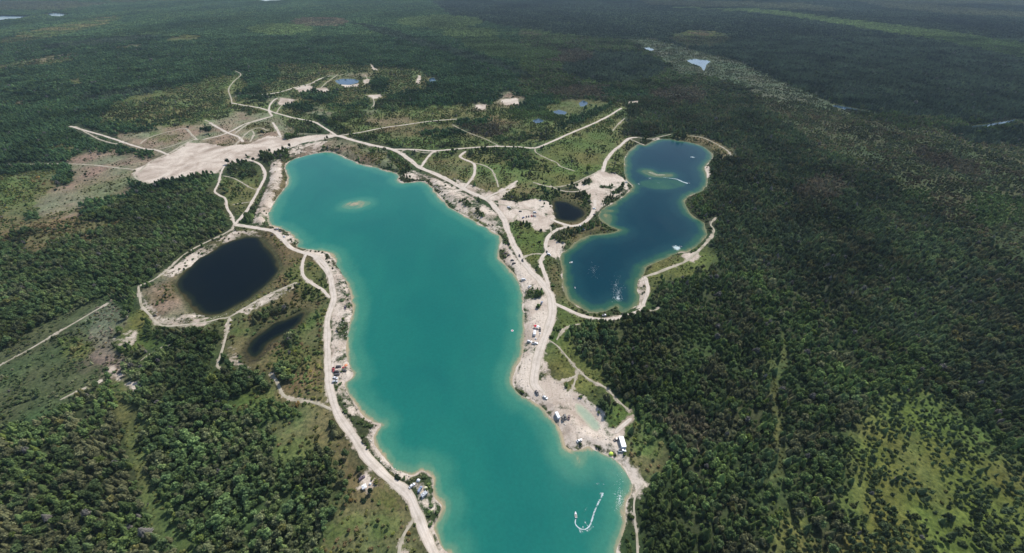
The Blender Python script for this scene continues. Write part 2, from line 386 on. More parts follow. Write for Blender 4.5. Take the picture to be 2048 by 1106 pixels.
# ------------------------------------------------------------------ vegetation classes
# name: ground colour, trees per m2, mix (spruce, aspen, shrub), height range, tints
CL = {
 'AD': ((.045,.066,.036), .070, (.22,.68,.10), (5,8.5),  [(.060,.112,.060),(.050,.094,.058),(.072,.120,.060)]),
 'AF': ((.055,.075,.036), .075, (.06,.84,.10), (5,8.5),  [(.085,.140,.066),(.070,.118,.062),(.100,.145,.068),(.092,.116,.070)]),
 'MF': ((.044,.062,.032), .078, (.36,.58,.06), (5,8.5),  [(.072,.115,.052),(.088,.136,.056),(.066,.104,.054),(.100,.116,.072)]),
 'DS': ((.030,.044,.032), .080, (.80,.16,.04), (6,9),    [(.054,.080,.060),(.066,.096,.066),(.050,.072,.058)]),
 'DM': ((.038,.052,.034), .080, (.50,.44,.06), (5,8),    [(.066,.100,.056),(.080,.118,.060),(.100,.112,.068),(.060,.088,.056)]),
 'OW': ((.060,.074,.038), .11, (.20,.45,.35), (3,6),    [(.090,.120,.066),(.125,.118,.080),(.105,.140,.066),(.070,.095,.064)]),
 'SC': ((.140,.128,.072), .072, (.03,.17,.80), (1.6,4.5),[(.100,.120,.050),(.135,.115,.070),(.075,.110,.048),(.120,.132,.054)]),
 'SG': ((.120,.145,.060), .085, (.10,.45,.45), (2,6),    [(.080,.122,.052),(.100,.140,.056),(.120,.130,.066)]),
 'SW': ((.128,.142,.066), .070, (.15,.45,.40), (3,6.5),  [(.070,.110,.054),(.088,.130,.058),(.125,.130,.070)]),
 'GM': ((.108,.130,.046), .040, (.03,.12,.85), (1.0,3),  [(.090,.125,.048),(.115,.130,.054)]),
 'BR': ((.215,.182,.150), .010, (.05,.15,.80), (1.5,4),  [(.080,.095,.050)]),
 'OB': ((.165,.155,.100), .020, (.05,.15,.80), (1.5,4),  [(.080,.095,.050)]),
 'SB': ((.215,.190,.150), .022, (.03,.12,.85), (1.0,3),  [(.080,.100,.050),(.110,.110,.065)]),
 'MG': ((.128,.142,.044), .13, (.18,.62,.20), (3.0,6.0),    [(.060,.090,.052),(.075,.112,.056)]),
 'MT': ((.120,.145,.052), .062, (.22,.60,.18), (2.8,5.5),  [(.060,.092,.050),(.075,.112,.054),(.085,.110,.056)]),
 'MB': ((.070,.092,.060), .035, (.20,.20,.60), (3,5),    [(.075,.100,.062)]),
 'TG': ((.070,.098,.052), .065, (.04,.42,.54), (2.0,4.5),[(.070,.105,.058),(.085,.120,.066),(.120,.140,.095)]),
 'DB': ((.160,.150,.130), .05, (.02,.18,.80), (1.5,3.5),[(.190,.180,.165),(.110,.118,.080)]),
 'GS': ((.115,.135,.058), .055, (.04,.16,.80), (1.0,3),  [(.120,.145,.060)]),
 'LG': ((.065,.090,.042), .070, (.05,.85,.10), (4,7),    [(.092,.148,.064),(.084,.135,.060)]),
 'LF': ((.040,.055,.040), .040, (.20,.20,.60), (4,8),    [(.08,.10,.06)]),
 'BS': ((.055,.058,.038), .068, (.30,.40,.30), (4,7),    [(.100,.100,.074),(.120,.108,.082),(.074,.088,.062)]),
}
CN = list(CL)
PAINT = [
 ('AD', [(-700,-60),(1040,-60),(1040,260),(700,260),(640,240),(540,280),(440,360),(0,620),(-700,900)]),
 ('AF', [(-700,560),(0,470),(120,440),(250,400),(440,350),(470,450),(280,560),(120,650),(0,700),(-700,950)]),
 ('DM', [(1240,200),(1450,160),(1560,210),(1760,300),(2000,420),(2700,520),(2700,820),(2048,830),(1900,760),(1750,660),(1540,560),(1420,520),(1440,300),(1340,262),(1260,260)]),
 ('DM', [(1440,300),(1560,330),(1620,460),(1600,540),(1480,560),(1420,500),(1425,420),(1425,340)]),
 ('DS', [(780,-60),(2700,-60),(2700,262),(1990,248),(1760,226),(1640,198),(1560,160),(1430,132),(1330,98),(1250,80),(1130,72),(1000,52),(900,30)]),
 ('DS', ell(1225,135,105,32)), ('BS', ell(1130,112,60,14)), ('BS', ell(1180,185,90,14)), ('BS', ell(1360,190,60,18)),
 ('AD', ell(1250,185,50,10)), ('LG', ell(1265,172,28,6)),
 ('LG', [(1300,14),(1500,26),(1600,38),(1720,58),(1900,88),(2100,130),(2700,240),(2700,180),(2100,95),(1880,62),(1700,40),(1540,20)]),
 ('LF', [(-700,2),(130,3),(225,8),(130,20),(-700,36)]), ('LF', [(1230,-20),(1420,3),(1600,6),(1690,20),(1650,25),(1540,17),(1300,12)]),
 ('LF', [(1660,-8),(2700,12),(2700,52),(2048,36),(1900,30),(1780,18)]), ('DS', [(1850,8),(2700,22),(2700,38),(2000,22)]),
 ('LF', [(200,0),(470,-6),(470,-2),(230,6)]), ('OW', ell(1400,78,60,16)),
 ('MB', [(1255,78),(1300,76),(1380,98),(1480,122),(1560,163),(1640,198),(1710,222),(1640,232),(1560,212),(1480,172),(1420,152),(1360,152),(1320,118)]),
 ('OW', [(1500,190),(1700,225),(1850,258),(2000,262),(2700,300),(2700,560),(2048,540),(1960,480),(1860,420),(1760,350),(1620,290)]),
 ('LG', ell(1990,420,60,36)),   ('LG', ell(1830,390,40,20)), ('BS', ell(1900,330,80,16,.3)), ('BS', ell(1640,380,50,30)),
 ('DS', [(1890,262),(2700,262),(2700,285),(1960,287)]),
 ('LG', ell(880,45,90,14)), ('LG', ell(990,95,70,20,.2)), ('LG', ell(940,68,60,12)), ('LG', ell(1060,110,60,14)), ('DS', [(700,45),(760,55),(860,85),(1000,125),(1060,150),(1060,158),(990,135),(850,95),(750,65)]),
 ('BS', ell(640,45,60,10)), ('LG', ell(560,60,70,12)), ('SW', ell(120,62,130,12,-.2)), ('GS', ell(370,78,38,6,-.1)), ('OB', ell(260,94,45,3,-.1)), ('OB', ell(90,118,70,4,-.15)), ('SW', ell(60,130,100,6,-.1)),
 ('GS', ell(155,165,12,6)), ('OB', ell(40,210,60,3,-.1)), ('DS', ell(260,188,120,5,-.12)), ('DS', ell(200,85,120,6,-.1)),
 ('SW', [(200,245),(230,205),(330,178),(430,165),(465,198),(545,205),(640,235),(600,262),(440,240),(330,258)]), ('GS', ell(290,195,55,8,-.15)), ('SG', ell(450,170,50,20)),
 ('SW', [(540,130),(700,130),(850,140),(860,175),(760,210),(640,215),(560,205),(520,170)]), ('AD', ell(520,150,40,20)), ('AD', ell(640,192,40,12)), ('AD', ell(760,170,18,16)), ('AD', ell(830,205,70,22)),
 ('SG', [(640,215),(800,215),(1000,205),(1250,205),(1255,230),(1200,262),(1100,290),(1000,296),(850,298),(720,276),(680,262)]), ('LG', ell(1110,225,90,16)),
 ('SC', ell(820,262,90,10)), ('SC', ell(980,250,60,16)), ('BS', ell(960,260,60,10)), ('AD', ell(950,245,40,8)), ('AD', ell(1065,205,50,14)), ('OB', ell(780,242,50,7)), ('SB', ell(640,226,28,6)), ('SB', ell(1020,203,30,9)), ('SB', ell(960,214,20,7)),
 ('GS', ell(1160,215,70,14)), ('AD', ell(1170,232,60,7,-.4)),
 ('SG', [(820,318),(860,310),(1000,300),(1070,300),(1250,235),(1252,300),(1210,340),(1120,378),(1100,400),(1010,400),(940,370),(850,330)]),
 ('AF', ell(1045,276,70,8,-.08)), ('AD', ell(885,266,55,6)), ('AF', ell(1035,322,42,6,.3)), ('AD', ell(1070,385,30,9)), ('SB', ell(735,226,22,4)), ('SB', ell(560,200,30,6)), ('SB', ell(700,150,50,4)), ('SB', ell(1010,190,22,6)), ('AF', ell(700,232,30,7)), ('AF', ell(760,210,50,8)), ('GM', [(1080,304),(1160,272),(1215,262),(1225,300),(1195,345),(1120,374),(1070,350),(1100,330)]), ('SG', ell(1195,300,25,14)), ('SG', ell(1140,330,25,8)), ('AD', ell(1235,335,10,5)), ('SC', ell(905,335,50,16)), ('SC', ell(965,360,28,14)), ('LG', ell(1040,300,60,8)),
 ('BR', [(60,415),(75,385),(140,365),(150,345),(120,325),(200,300),(270,310),(330,320),(280,345),(275,365),(250,385),(215,400),(160,425),(90,430)]), ('OB', [(140,372),(265,345),(262,372),(180,395)]), ('SW', ell(120,300,40,8)),
 ('SC', [(-300,350),(0,345),(120,345),(100,380),(60,420),(0,470),(-300,560)]), ('SG', ell(30,385,60,30)), ('SC', ell(60,455,120,20,-.2)), ('SC', ell(150,470,100,16,-.3)),
 ('SB', [(490,232),(540,228),(560,262),(575,280),(480,292),(400,290),(380,262),(440,240)]), ('SB', [(230,268),(300,262),(430,240),(470,225),(540,225),(600,262),(560,280),(400,290),(340,316),(262,292)]), ('AD', ell(418,262,10,8)), ('SC', ell(520,255,30,9)), ('SC', ell(470,290,40,5)), ('GS', ell(330,275,40,6)),
 ('SG', [(440,350),(500,325),(530,340),(510,400),(475,440),(455,400)]), ('AF', [(455,330),(515,324),(520,350),(480,360),(450,350)]),
 ('SB', [(570,312),(640,280),(700,286),(770,306),(800,345),(700,322),(650,303),(600,314)]), ('SC', ell(735,310,34,10,.25)), ('SC', ell(800,330,20,8,.4)), ('SC', [(900,405),(960,425),(1010,460),(1008,476),(960,450),(905,420)]),
 ('SC', [(560,330),(572,330),(572,380),(550,410),(535,450),(527,450),(545,400)]),
 ('SC', [(470,458),(540,460),(600,503),(640,520),(662,590),(655,700),(655,780),(662,830),(700,900),(740,950),(800,985),(832,1030),(865,1120),(600,1150),(640,1000),(600,930),(560,850),(500,780),(430,740),(440,660),(380,650),(340,600),(350,560),(420,500),(480,465)]),
 ('SB', [(278,578),(310,560),(350,535),(365,585),(395,630),(410,645),(320,650),(290,615)]), ('SC', ell(325,590,30,14,-.5)), ('SC', ell(390,610,16,30)), ('SG', ell(610,560,40,30)), ('SG', ell(600,650,50,22,-.5)), ('SG', ell(590,720,50,24)), ('SG', ell(490,660,30,14)), ('AF', [(490,668),(520,640),(560,622),(606,608),(608,620),(570,636),(530,655),(500,678)]), ('AF', [(560,672),(590,655),(605,662),(585,690),(560,700)]), ('AF', ell(575,735,24,12)),
 ('AF', [(225,770),(300,700),(420,690),(500,740),(540,760),(570,850),(630,880),(690,960),(700,1010),(660,1050),(640,1160),(385,1150),(330,950),(270,830)]),
 ('AF', ell(560,760,30,16)), ('SC', ell(590,860,60,50)), ('LG', ell(560,830,50,20)), ('SG', ell(520,800,30,30)), ('GM', ell(500,790,30,12)), ('SG', ell(600,900,50,30)),
 ('GM', ell(780,1010,30,14,.8)), ('GM', ell(690,1060,40,16,-.6)), ('SG', ell(770,1060,40,30)), ('GS', ell(655,1020,40,8,-.4)),
 ('GM', [(225,650),(285,618),(310,655),(300,700),(262,710),(245,680)]), ('DB', [(150,650),(212,600),(248,640),(232,700),(265,780),(200,745),(130,760),(170,700)]),
 ('TG', [(-700,1010),(0,700),(100,640),(212,592),(225,610),(170,640),(160,700),(190,740),(240,760),(150,800),(60,840),(0,850),(-700,1120)]), ('SG', ell(150,700,40,24,-.4)),
 ('GS', [(222,770),(258,775),(288,850),(306,930),(332,1010),(385,1106),(430,1180),(380,1180),(335,1090),(305,1030),(282,960),(262,880),(232,820)]), ('LG', ell(215,800,40,14,-.5)),
 ('GM', [(1110,612),(1150,626),(1205,640),(1165,655),(1128,680),(1150,705),(1205,750),(1220,770),(1262,815),(1300,870),(1262,850),(1240,866),(1180,805),(1120,768),(1098,735),(1088,712),(1105,690)]), ('SG', ell(1110,650,8,24)), ('SG', ell(1105,712,8,12)),
 ('MF', ell(1208,803,30,24)), ('SC', [(1240,872),(1290,860),(1325,900),(1315,960),(1292,965),(1256,928),(1250,890)]), ('SG', ell(1290,890,24,20)),
 ('GM', [(1020,452),(1060,450),(1092,470),(1092,510),(1085,540),(1050,512),(1030,480)]), ('SG', ell(1033,455,16,18)), ('SC', [(1098,512),(1120,520),(1128,580),(1160,620),(1110,605),(1098,560)]), ('SC', [(1120,462),(1172,455),(1240,458),(1170,475),(1130,495)]),
 ('GM', [(1285,560),(1300,530),(1345,508),(1390,505),(1412,500),(1440,535),(1350,552),(1300,570)]), ('SC', ell(1350,515,24,6,-.3)), ('GM', ell(1300,590,14,10)), ('AF', [(1160,655),(1290,625),(1330,600),(1420,640),(1400,760),(1300,760),(1200,720),(1130,690)]),
 ('SG', [(1250,270),(1262,280),(1248,350),(1212,345),(1225,310)]), ('SC', [(1345,270),(1400,272),(1470,300),(1450,320),(1420,300),(1380,285)]),
 ('SC', ell(1135,420,42,27)), ('SC', ell(1060,385,30,10)),
 ('MT', [(1770,780),(1860,780),(1960,860),(2100,980),(2700,1100),(2700,1500),(1500,1500),(1640,1106),(1640,1010),(1700,960),(1700,880)]), ('MT', ell(1600,1080,70,50)),
 ('MG', [(1790,806),(1850,812),(1870,850),(1935,880),(1965,925),(2060,985),(2700,1150),(2700,1500),(1600,1500),(1690,1106),(1735,1030),(1745,960),(1735,900),(1760,850)]), ('GM', ell(1850,960,26,22)), ('GM', ell(1825,900,28,50)), ('GM', ell(1880,1000,22,34)), ('MF', ell(1660,1060,40,50)),
 ('GS', [(1546,620),(1556,620),(1562,760),(1560,900),(1553,1000),(1558,1200),(1541,1200),(1534,1000),(1544,900),(1548,760)]),
 ('LG', ell(1400,690,60,24,.3)), ('BS', ell(1380,860,50,30,.5)), ('LG', ell(1350,1030,60,20,-.4)), ('LG', ell(1560,1000,40,40)),
]
# raster of classes in map coordinates
RX0, RY0, RS = -700, -66, 3.0
rw, rh = int(3400 / RS), int(1500 / RS)
gx, gy = np.meshgrid(RX0 + (np.arange(rw) + .5) * RS, RY0 + (np.arange(rh) + .5) * RS)
cmap = np.full((rh, rw), CN.index('MF'), np.int8)
for name, poly in PAINT:
    p = np.array(poly, float)
    x0, y0 = p.min(0); x1, y1 = p.max(0)
    i0, i1 = max(0, int((y0 - RY0) / RS) - 1), min(rh, int((y1 - RY0) / RS) + 2)
    j0, j1 = max(0, int((x0 - RX0) / RS) - 1), min(rw, int((x1 - RX0) / RS) + 2)
    if i1 <= i0 or j1 <= j0: continue
    X = gx[i0:i1, j0:j1]; Y = gy[i0:i1, j0:j1]
    ins = np.zeros(X.shape, bool)
    for k in range(len(p)):
        A = p[k]; B = p[(k + 1) % len(p)]
        c = ((A[1] > Y) != (B[1] > Y))
        ins ^= c & (X < (B[0] - A[0]) * (Y - A[1]) / (B[1] - A[1] + 1e-12) + A[0])
    cmap[i0:i1, j0:j1][ins] = CN.index(name)
def class_at(x, y, jit=1.0, seed=50):
    px, py = to_map(x, y)
    dep = np.maximum(y * cP + H * sP, 60.0)
    ppm = FOC / dep                                  # pixels per metre there
    # ragged borders, a few metres wide
    a = (fbm(x / 22, y / 22, seed, 3) - .5) * 34 * jit; b = (fbm(x / 22 + 50, y / 22, seed + 9, 3) - .5) * 34 * jit
    lim = 13
    px = px + np.clip(a * ppm, -lim, lim)
    py = py + np.clip(b * ppm * np.clip(ppm, .05, 1) , -lim, lim)
    j = np.clip(((px - RX0) / RS).astype(int), 0, rw - 1)
    i = np.clip(((py - RY0) / RS).astype(int), 0, rh - 1)
    return cmap[i, j]

# ------------------------------------------------------------------ combined distance fields
lakes_poly = [ml, bl, dp, sp, sw, gp] + fps
sand_poly = [W(p) for p in SAND]; green_poly = [W(p) for p in GREEN]
road_lines = []
for kind, pts, w in ROADS:
    if kind == 'dirt_path': w *= .8
    else: w *= .85
    l = smooth(W(pts), 4)
    road_lines.append((kind, l, w * ((1.3 if kind == 'dirt_road' else 1.0) if np.median(l[:, 1]) > 620 else 1)))
def shore_noise(P):
    return (fbm(P[:, 0] / 14, P[:, 1] / 14, 3, 3) - .5) * 5.0
CAP = {2: .1, 3: .6, 4: 1.0, 9: 2.6, 12: .9, 13: .3, 14: .3, 15: .4, 16: .3, 18: .3, 19: .2, 20: -.3, 21: .3, 22: .2, 23: -.3, 26: .8, 1: 1.2, 7: 2.6, 6: 2.6}   # stony or overgrown ground: not bare throughout
def fields(P):
    lake = np.full(len(P), 60.0)
    for q in lakes_poly: lake = np.minimum(lake, poly_sdf(P, q))
    sand = np.full(len(P), 60.0)
    for qi, q in enumerate(sand_poly): sand = np.minimum(sand, np.maximum(poly_sdf(P, q), -CAP.get(qi, 30)))
    gr = np.full(len(P), 60.0)
    for q in green_poly: gr = np.minimum(gr, poly_sdf(P, q, 20))
    sand = np.maximum(sand, -gr)
    road = np.full(len(P), 60.0)
    for kind, l, w in road_lines:
        road = np.minimum(road, line_sdf(P, l, np.full(len(l), w / 2), 30))
    return lake, sand, road

# ------------------------------------------------------------------ ground sheet
pys = list(np.arange(1420, -34, -2.5))
rowsY = [float(to_world(CX, p)[1]) for p in pys] + [11000, 14000, 19000, 28000]
rowsY = np.array(rowsY)
cols = np.concatenate([np.arange(-620, -60, 8.0), np.arange(-60, 2110, 2.7), np.arange(2112, 2680, 8.0)])
depth = rowsY * cP + H * sP
GX = (cols[None, :] - CX) / FOC * depth[:, None]
GY = np.repeat(rowsY[:, None], len(cols), 1)
P = np.stack([GX.reshape(-1), GY.reshape(-1)], 1)
lake, sand, road = fields(P)
near = sstep(2500, 1200, P[:, 1])
lake_n = lake + shore_noise(P) * near * np.where(lake < 20, 1, 0)
rel = (fbm(P[:, 0] / 260, P[:, 1] / 260, 5, 3) - .5) * 5.0
rel2 = (fbm(P[:, 0] / 18, P[:, 1] / 18, 8, 3) - .5) * 1.6 * near
flat = sstep(0, 22, lake) * sstep(0, 6, road)
flat = np.where(P[:, 1] > 2500, 1, flat)
Z = rel * sstep(0, 60, lake) * .6 + rel2 * flat * sstep(-2, 8, sand)
bank = np.where(lake_n > 0, WATER_Z + 1.6 * sstep(0, 9, lake_n), WATER_Z + np.maximum(lake_n * 0.14, -3.0))
Z = np.where(lake_n < 9, bank + np.where(lake_n > 0, Z * sstep(2, 9, lake_n), 0), Z)
# embankments around the pits
def ridge(poly_pts, h, wdt):
    d = poly_sdf(P, W(poly_pts)); return h * sstep(wdt, -wdt, d) * sstep(1, 7, lake_n)
Z = Z + ridge(SAND[1], 3.0, 7)
Z = Z + ridge([(600,300),(640,284),(690,290),(760,312),(796,338),(740,322),(690,306),(640,296)], 2.6, 7)
Z = Z + ridge([(860,352),(920,392),(985,430),(1000,450),(960,432),(900,398)], 2.0, 6)
GZ = Z.reshape(GX.shape)
def ground_z(x, y):
    """height of the ground mesh under points (bilinear on its own grid)"""
    x = np.atleast_1d(np.asarray(x, float)); y = np.atleast_1d(np.asarray(y, float))
    i = np.clip(np.searchsorted(rowsY, y) - 1, 0, len(rowsY) - 2)
    dep = y * cP + H * sP
    c = CX + FOC * x / dep
    j = np.clip(np.searchsorted(cols, c) - 1, 0, len(cols) - 2)
    fy = np.clip((y - rowsY[i]) / (rowsY[i + 1] - rowsY[i]), 0, 1); fx = np.clip((c - cols[j]) / (cols[j + 1] - cols[j]), 0, 1)
    return (GZ[i, j] * (1 - fx) + GZ[i, j + 1] * fx) * (1 - fy) + (GZ[i + 1, j] * (1 - fx) + GZ[i + 1, j + 1] * fx) * fy

cls = class_at(P[:, 0], P[:, 1])
gcl = np.array([CL[n][0] for n in CN])
gc = (gcl[cls] * 2 + gcl[class_at(P[:, 0] + 4, P[:, 1] + 3, 1.4, 61)] + gcl[class_at(P[:, 0] - 4, P[:, 1] - 4, 1.5, 73)] + gcl[class_at(P[:, 0] + 3, P[:, 1] - 5, 1.7, 85)]) / 5
n1 = fbm(P[:, 0] / 9, P[:, 1] / 9, 21, 3)[:, None]; n2 = fbm(P[:, 0] / 45, P[:, 1] / 45, 31, 3)[:, None]
n3 = fbm(P[:, 0] / 320, P[:, 1] / 320, 33, 3)[:, None]
gc = gc * (.62 + .76 * n1) * (.8 + .4 * n3)
brown = np.array([1.12, .93, .86]); greenish = np.array([.78, .98, .74])
t = np.clip((n2 - .5) * 2.4 + .5, 0, 1)
gc = gc * (brown * t + greenish * (1 - t))
# reedy, darker fringe round the dark ponds
dd = np.minimum(poly_sdf(P, dp), np.minimum(poly_sdf(P, sw), poly_sdf(P, sp)))[:, None]
fr = sstep(9, 0, dd)
gc = gc * (1 - fr) + np.array([.06, .065, .03]) * fr
# the brown swamp west of the narrow pond
s2 = poly_sdf(P, W([(482,700),(496,676),(530,655),(560,660),(545,690),(520,720),(500,730),(485,720)]))[:, None]
fr = sstep(3, -4, s2); gc = gc * (1 - fr) + np.array([.05, .045, .025]) * fr
sandf = np.minimum(sand, np.where(road < 29, road * 2.0 + .8, 60))
beach = np.minimum(poly_sdf(P, ml), poly_sdf(P, bl) + 1.5)
beach = np.where(beach > -4, (beach - 1.0) * 1.6 + (fbm(P[:, 0] / 30, P[:, 1] / 30, 77, 2) - .5) * 7, 60)
sandf = np.minimum(sandf, beach)
sandf = np.minimum(sandf, poly_sdf(P, gp) - 2.0)

gm, nt, out = new_mat("ground_soil_and_grass")
pos = mapped(nt)
colr = N(nt, "ShaderNodeAttribute", attribute_name="veg"); sdn = N(nt, "ShaderNodeAttribute", attribute_name="sandd")
na = noise(nt, pos, .16, 5, .7, .4); nb = noise(nt, pos, .9, 3, .6)
e = mathn(nt, 'ADD', sdn.outputs["Fac"], mathn(nt, 'MULTIPLY', mathn(nt, 'SUBTRACT', na, .5), 13.0))
e = mathn(nt, 'ADD', e, mathn(nt, 'MULTIPLY', mathn(nt, 'SUBTRACT', nb, .5), 3.0))
e = mathn(nt, 'ADD', e, mathn(nt, 'MULTIPLY', mathn(nt, 'SUBTRACT', noise(nt, pos, .045, 4, .6, .5), .5), 15.0))
mask = mathn(nt, 'SUBTRACT', 1.0, mathn(nt, 'DIVIDE', mathn(nt, 'ADD', e, 1.2), 2.6, True), True)
sc = ramp(nt, noise(nt, pos, .020, 6, .68, 1.0), [(.34, (.30,.24,.185)), (.45, (.45,.37,.30)), (.58, (.60,.52,.43)), (.75, (.44,.355,.285))])
sc = mixc(nt, ramp(nt, noise(nt, pos, .42, 5, .7), [(.36, .6), (.50, 0.0)]), sc, (.32,.27,.20))
wv = N(nt, "ShaderNodeTexWave"); wv.inputs["Scale"].default_value = .035; wv.inputs["Distortion"].default_value = 9.0; wv.inputs["Detail"].default_value = 3; wv.inputs["Detail Scale"].default_value = .35
L(nt, pos, wv.inputs[0])
sc = mixc(nt, 1.0, sc, ramp(nt, wv.outputs["Fac"], [(0, (1,1,1)), (.44, (1,1,1)), (.5, (.82,.81,.79)), (.55, (1.03,1.03,1.03)), (.62, (.86,.85,.83)), (.68, (1,1,1))]), 'MULTIPLY')
vg = mixc(nt, 1.0, colr.outputs["Color"], ramp(nt, noise(nt, pos, .38, 5, .75), [(.34, (.34,.36,.34)), (.47, (.78,.80,.78)), (.56, (1.1,1.06,1.0)), (.70, (1.55,1.42,1.35))]), 'MULTIPLY')
final = mixc(nt, mask, vg, sc)
b = principled(nt, out, final, .95, .1)
bp = N(nt, "ShaderNodeBump"); bp.inputs["Strength"].default_value = .5; bp.inputs["Distance"].default_value = .5
L(nt, nb, bp.inputs["Height"]); L(nt, bp.outputs[0], b.inputs["Normal"])
ground = grid_mesh("ground", GX, GY, GZ, mat=gm, attrs={"veg": gc, "sandd": sandf})
tag(ground, "open ground of grass, scrub and bare sand around the lakes", kind='structure')

# ------------------------------------------------------------------ water
def water_mat(name, stops, rng_m, rough=.12, noise_amp=6.0, spec=.22):
    m, nt, o = new_mat(name)
    pos = mapped(nt)
    a = N(nt, "ShaderNodeAttribute", attribute_name="shore")
    mp = N(nt, "ShaderNodeMapping"); mp.inputs["Scale"].default_value = (1, .55, 1); mp.inputs["Rotation"].default_value = (0, 0, .6)
    L(nt, pos, mp.inputs[0])
    n = noise(nt, mp.outputs[0], .075, 5, .62, 1.2)
    d = mathn(nt, 'ADD', a.outputs["Fac"], mathn(nt, 'MULTIPLY', mathn(nt, 'SUBTRACT', n, .5), noise_amp * 2))
    d = mathn(nt, 'ADD', d, mathn(nt, 'MULTIPLY', mathn(nt, 'SUBTRACT', noise(nt, pos, .022, 3, .6, .4), .5), 9.0))
    n5 = noise(nt, pos, .6, 3, .6)
    d = mathn(nt, 'ADD', d, mathn(nt, 'MULTIPLY', mathn(nt, 'SUBTRACT', n5, .5), 1.4))
    f = mathn(nt, 'DIVIDE', d, rng_m, True)
    c = ramp(nt, f, stops, 'EASE')
    c = mixc(nt, 1.0, c, ramp(nt, noise(nt, pos, .45, 3, .7), [(.3, (.90,.92,.93)), (.7, (1.10,1.08,1.07))]), 'MULTIPLY')
    n6 = noise(nt, mp.outputs[0], .02, 4, .6, .8)
    c = mixc(nt, 1.0, c, ramp(nt, n6, [(.3, (.90,.95,.98)), (.5, (1,1,1)), (.7, (1.14,1.07,1.03))]), 'MULTIPLY')
    b = principled(nt, o, c, ramp(nt, noise(nt, mp.outputs[0], .012, 4, .6, 1.5), [(.35, rough * .6), (.65, rough * 1.7)]), spec); b.inputs["IOR"].default_value = 1.33
    w = noise(nt, pos, 1.1, 3, .6)
    bp = N(nt, "ShaderNodeBump"); bp.inputs["Strength"].default_value = .4; bp.inputs["Distance"].default_value = .14
    L(nt, w, bp.inputs["Height"]); L(nt, bp.outputs[0], b.inputs["Normal"])
    return m
def water(name, poly, mat, step, margin=6.0, bars=(), label=None, extra=None):
    lo = poly.min(0) - margin; hi = poly.max(0) + margin
    xs = np.arange(lo[0], hi[0] + step, step); ys = np.arange(lo[1], hi[1] + step, step)
    X, Y = np.meshgrid(xs, ys); Q = np.stack([X.reshape(-1), Y.reshape(-1)], 1)
    s = poly_sdf(Q, poly, 200.0)
    sn = s + shore_noise(Q) * sstep(2500, 1200, Q[:, 1]) * np.where(s < 20, 1, 0)
    keep = (sn < margin * .7).reshape(X.shape)
    d = -sn
    for (bar, off) in bars:
        d = np.minimum(d, np.maximum(poly_sdf(Q, W(bar), 60.0), 0) + off + np.maximum(0, -2 - poly_sdf(Q, W(bar), 60)) * 0)
    o = grid_mesh(name, X, Y, np.full(X.shape, WATER_Z), keep=keep, mat=mat, attrs={"shore": d})
    return tag(o, label, kind='structure')
teal = water_mat("turquoise_water", [(0, (.33,.28,.18)), (.012, (.22,.24,.15)), (.032, (.090,.215,.140)), (.10, (.034,.180,.128)), (.28, (.010,.138,.110)), (1, (.006,.120,.101))], 80.0, .14, 4.2)
blue = water_mat("deep_blue_water", [(0, (.17,.17,.09)), (.03, (.085,.13,.07)), (.10, (.022,.085,.058)), (.25, (.006,.044,.058)), (.5, (.002,.033,.050)), (1, (.001,.029,.047))], 60.0, .12, 4.5, .06)
dark = water_mat("dark_pond_water", [(0, (.05,.045,.02)), (.1, (.012,.018,.012)), (.25, (.004,.008,.010)), (1, (.003,.007,.010))], 30.0, .08, 2.0, .03)
puddle = water_mat("milky_green_water", [(0, (.40,.38,.28)), (.3, (.31,.36,.26)), (1, (.25,.35,.28))], 10.0, .15, 1.0)
farw = water_mat("far_blue_water", [(0, (.03,.06,.09)), (1, (.02,.05,.10))], 30.0, .1, 1.0)
island1 = [(693,414),(688,412),(692,406),(705,402),(722,400),(733,402),(738,406),(728,410),(712,415)]
island2 = [(1284,341),(1290,338),(1300,340),(1308,345),(1320,348),(1332,347),(1343,347),(1343,350),(1330,352),(1314,352),(1300,349)]
water("lake", ml, teal, 2.5, bars=[(island1, 2.6), (ell(708,407,8,2.5,-.15), 0.6), (ell(1160,910,10,14), 2.0), (ell(596,484,6,4), 1.5), (ell(858,945,6,5), 2), (ell(876,1000,5,6), 3)], label="long turquoise quarry lake in the middle of the picture")
water("lake", bl, blue, 2.5, bars=[(island2, 1.0), (ell(1325,366,42,9), 8.0), (ell(1255,378,12,6), 3.0), (ell(1213,436,10,10), 2.0), (ell(1215,420,10,2), 2.0)], label="deep blue lake to the right of the turquoise lake")
water("pond", dp, dark, 2.5, label="nearly black pond left of the turquoise lake")
water("pond", sp, dark, 2.0, label="small dark pond between the sandy lots")
water("pond", sw, dark, 2.0, label="narrow dark pond hemmed in by bushes")
water("puddle", gp, puddle, 1.5, 3.0, label="milky green puddle on the sandy point")
FPL = ["blue pond with a sandy bank in the far scrub", "small blue pond beside the far sandy track", "small pond in the scrub by the far road bend", "shallow pond in the far green scrub", "shallow pond furthest left of the far green scrub", "pale triangular pond in the far marsh", "small pale pool at the head of the far marsh", "pale pond in the upper left distance", "long pale pond at the upper left edge", "pale pond at the very top of the picture", "narrow stretch of river in the upper right", "bright bend of river at the far right"]
for q, l in zip(fps, FPL): water("pond", q, farw, 4.0 if q[:, 1].max() < 1800 else 12.0, label=l)

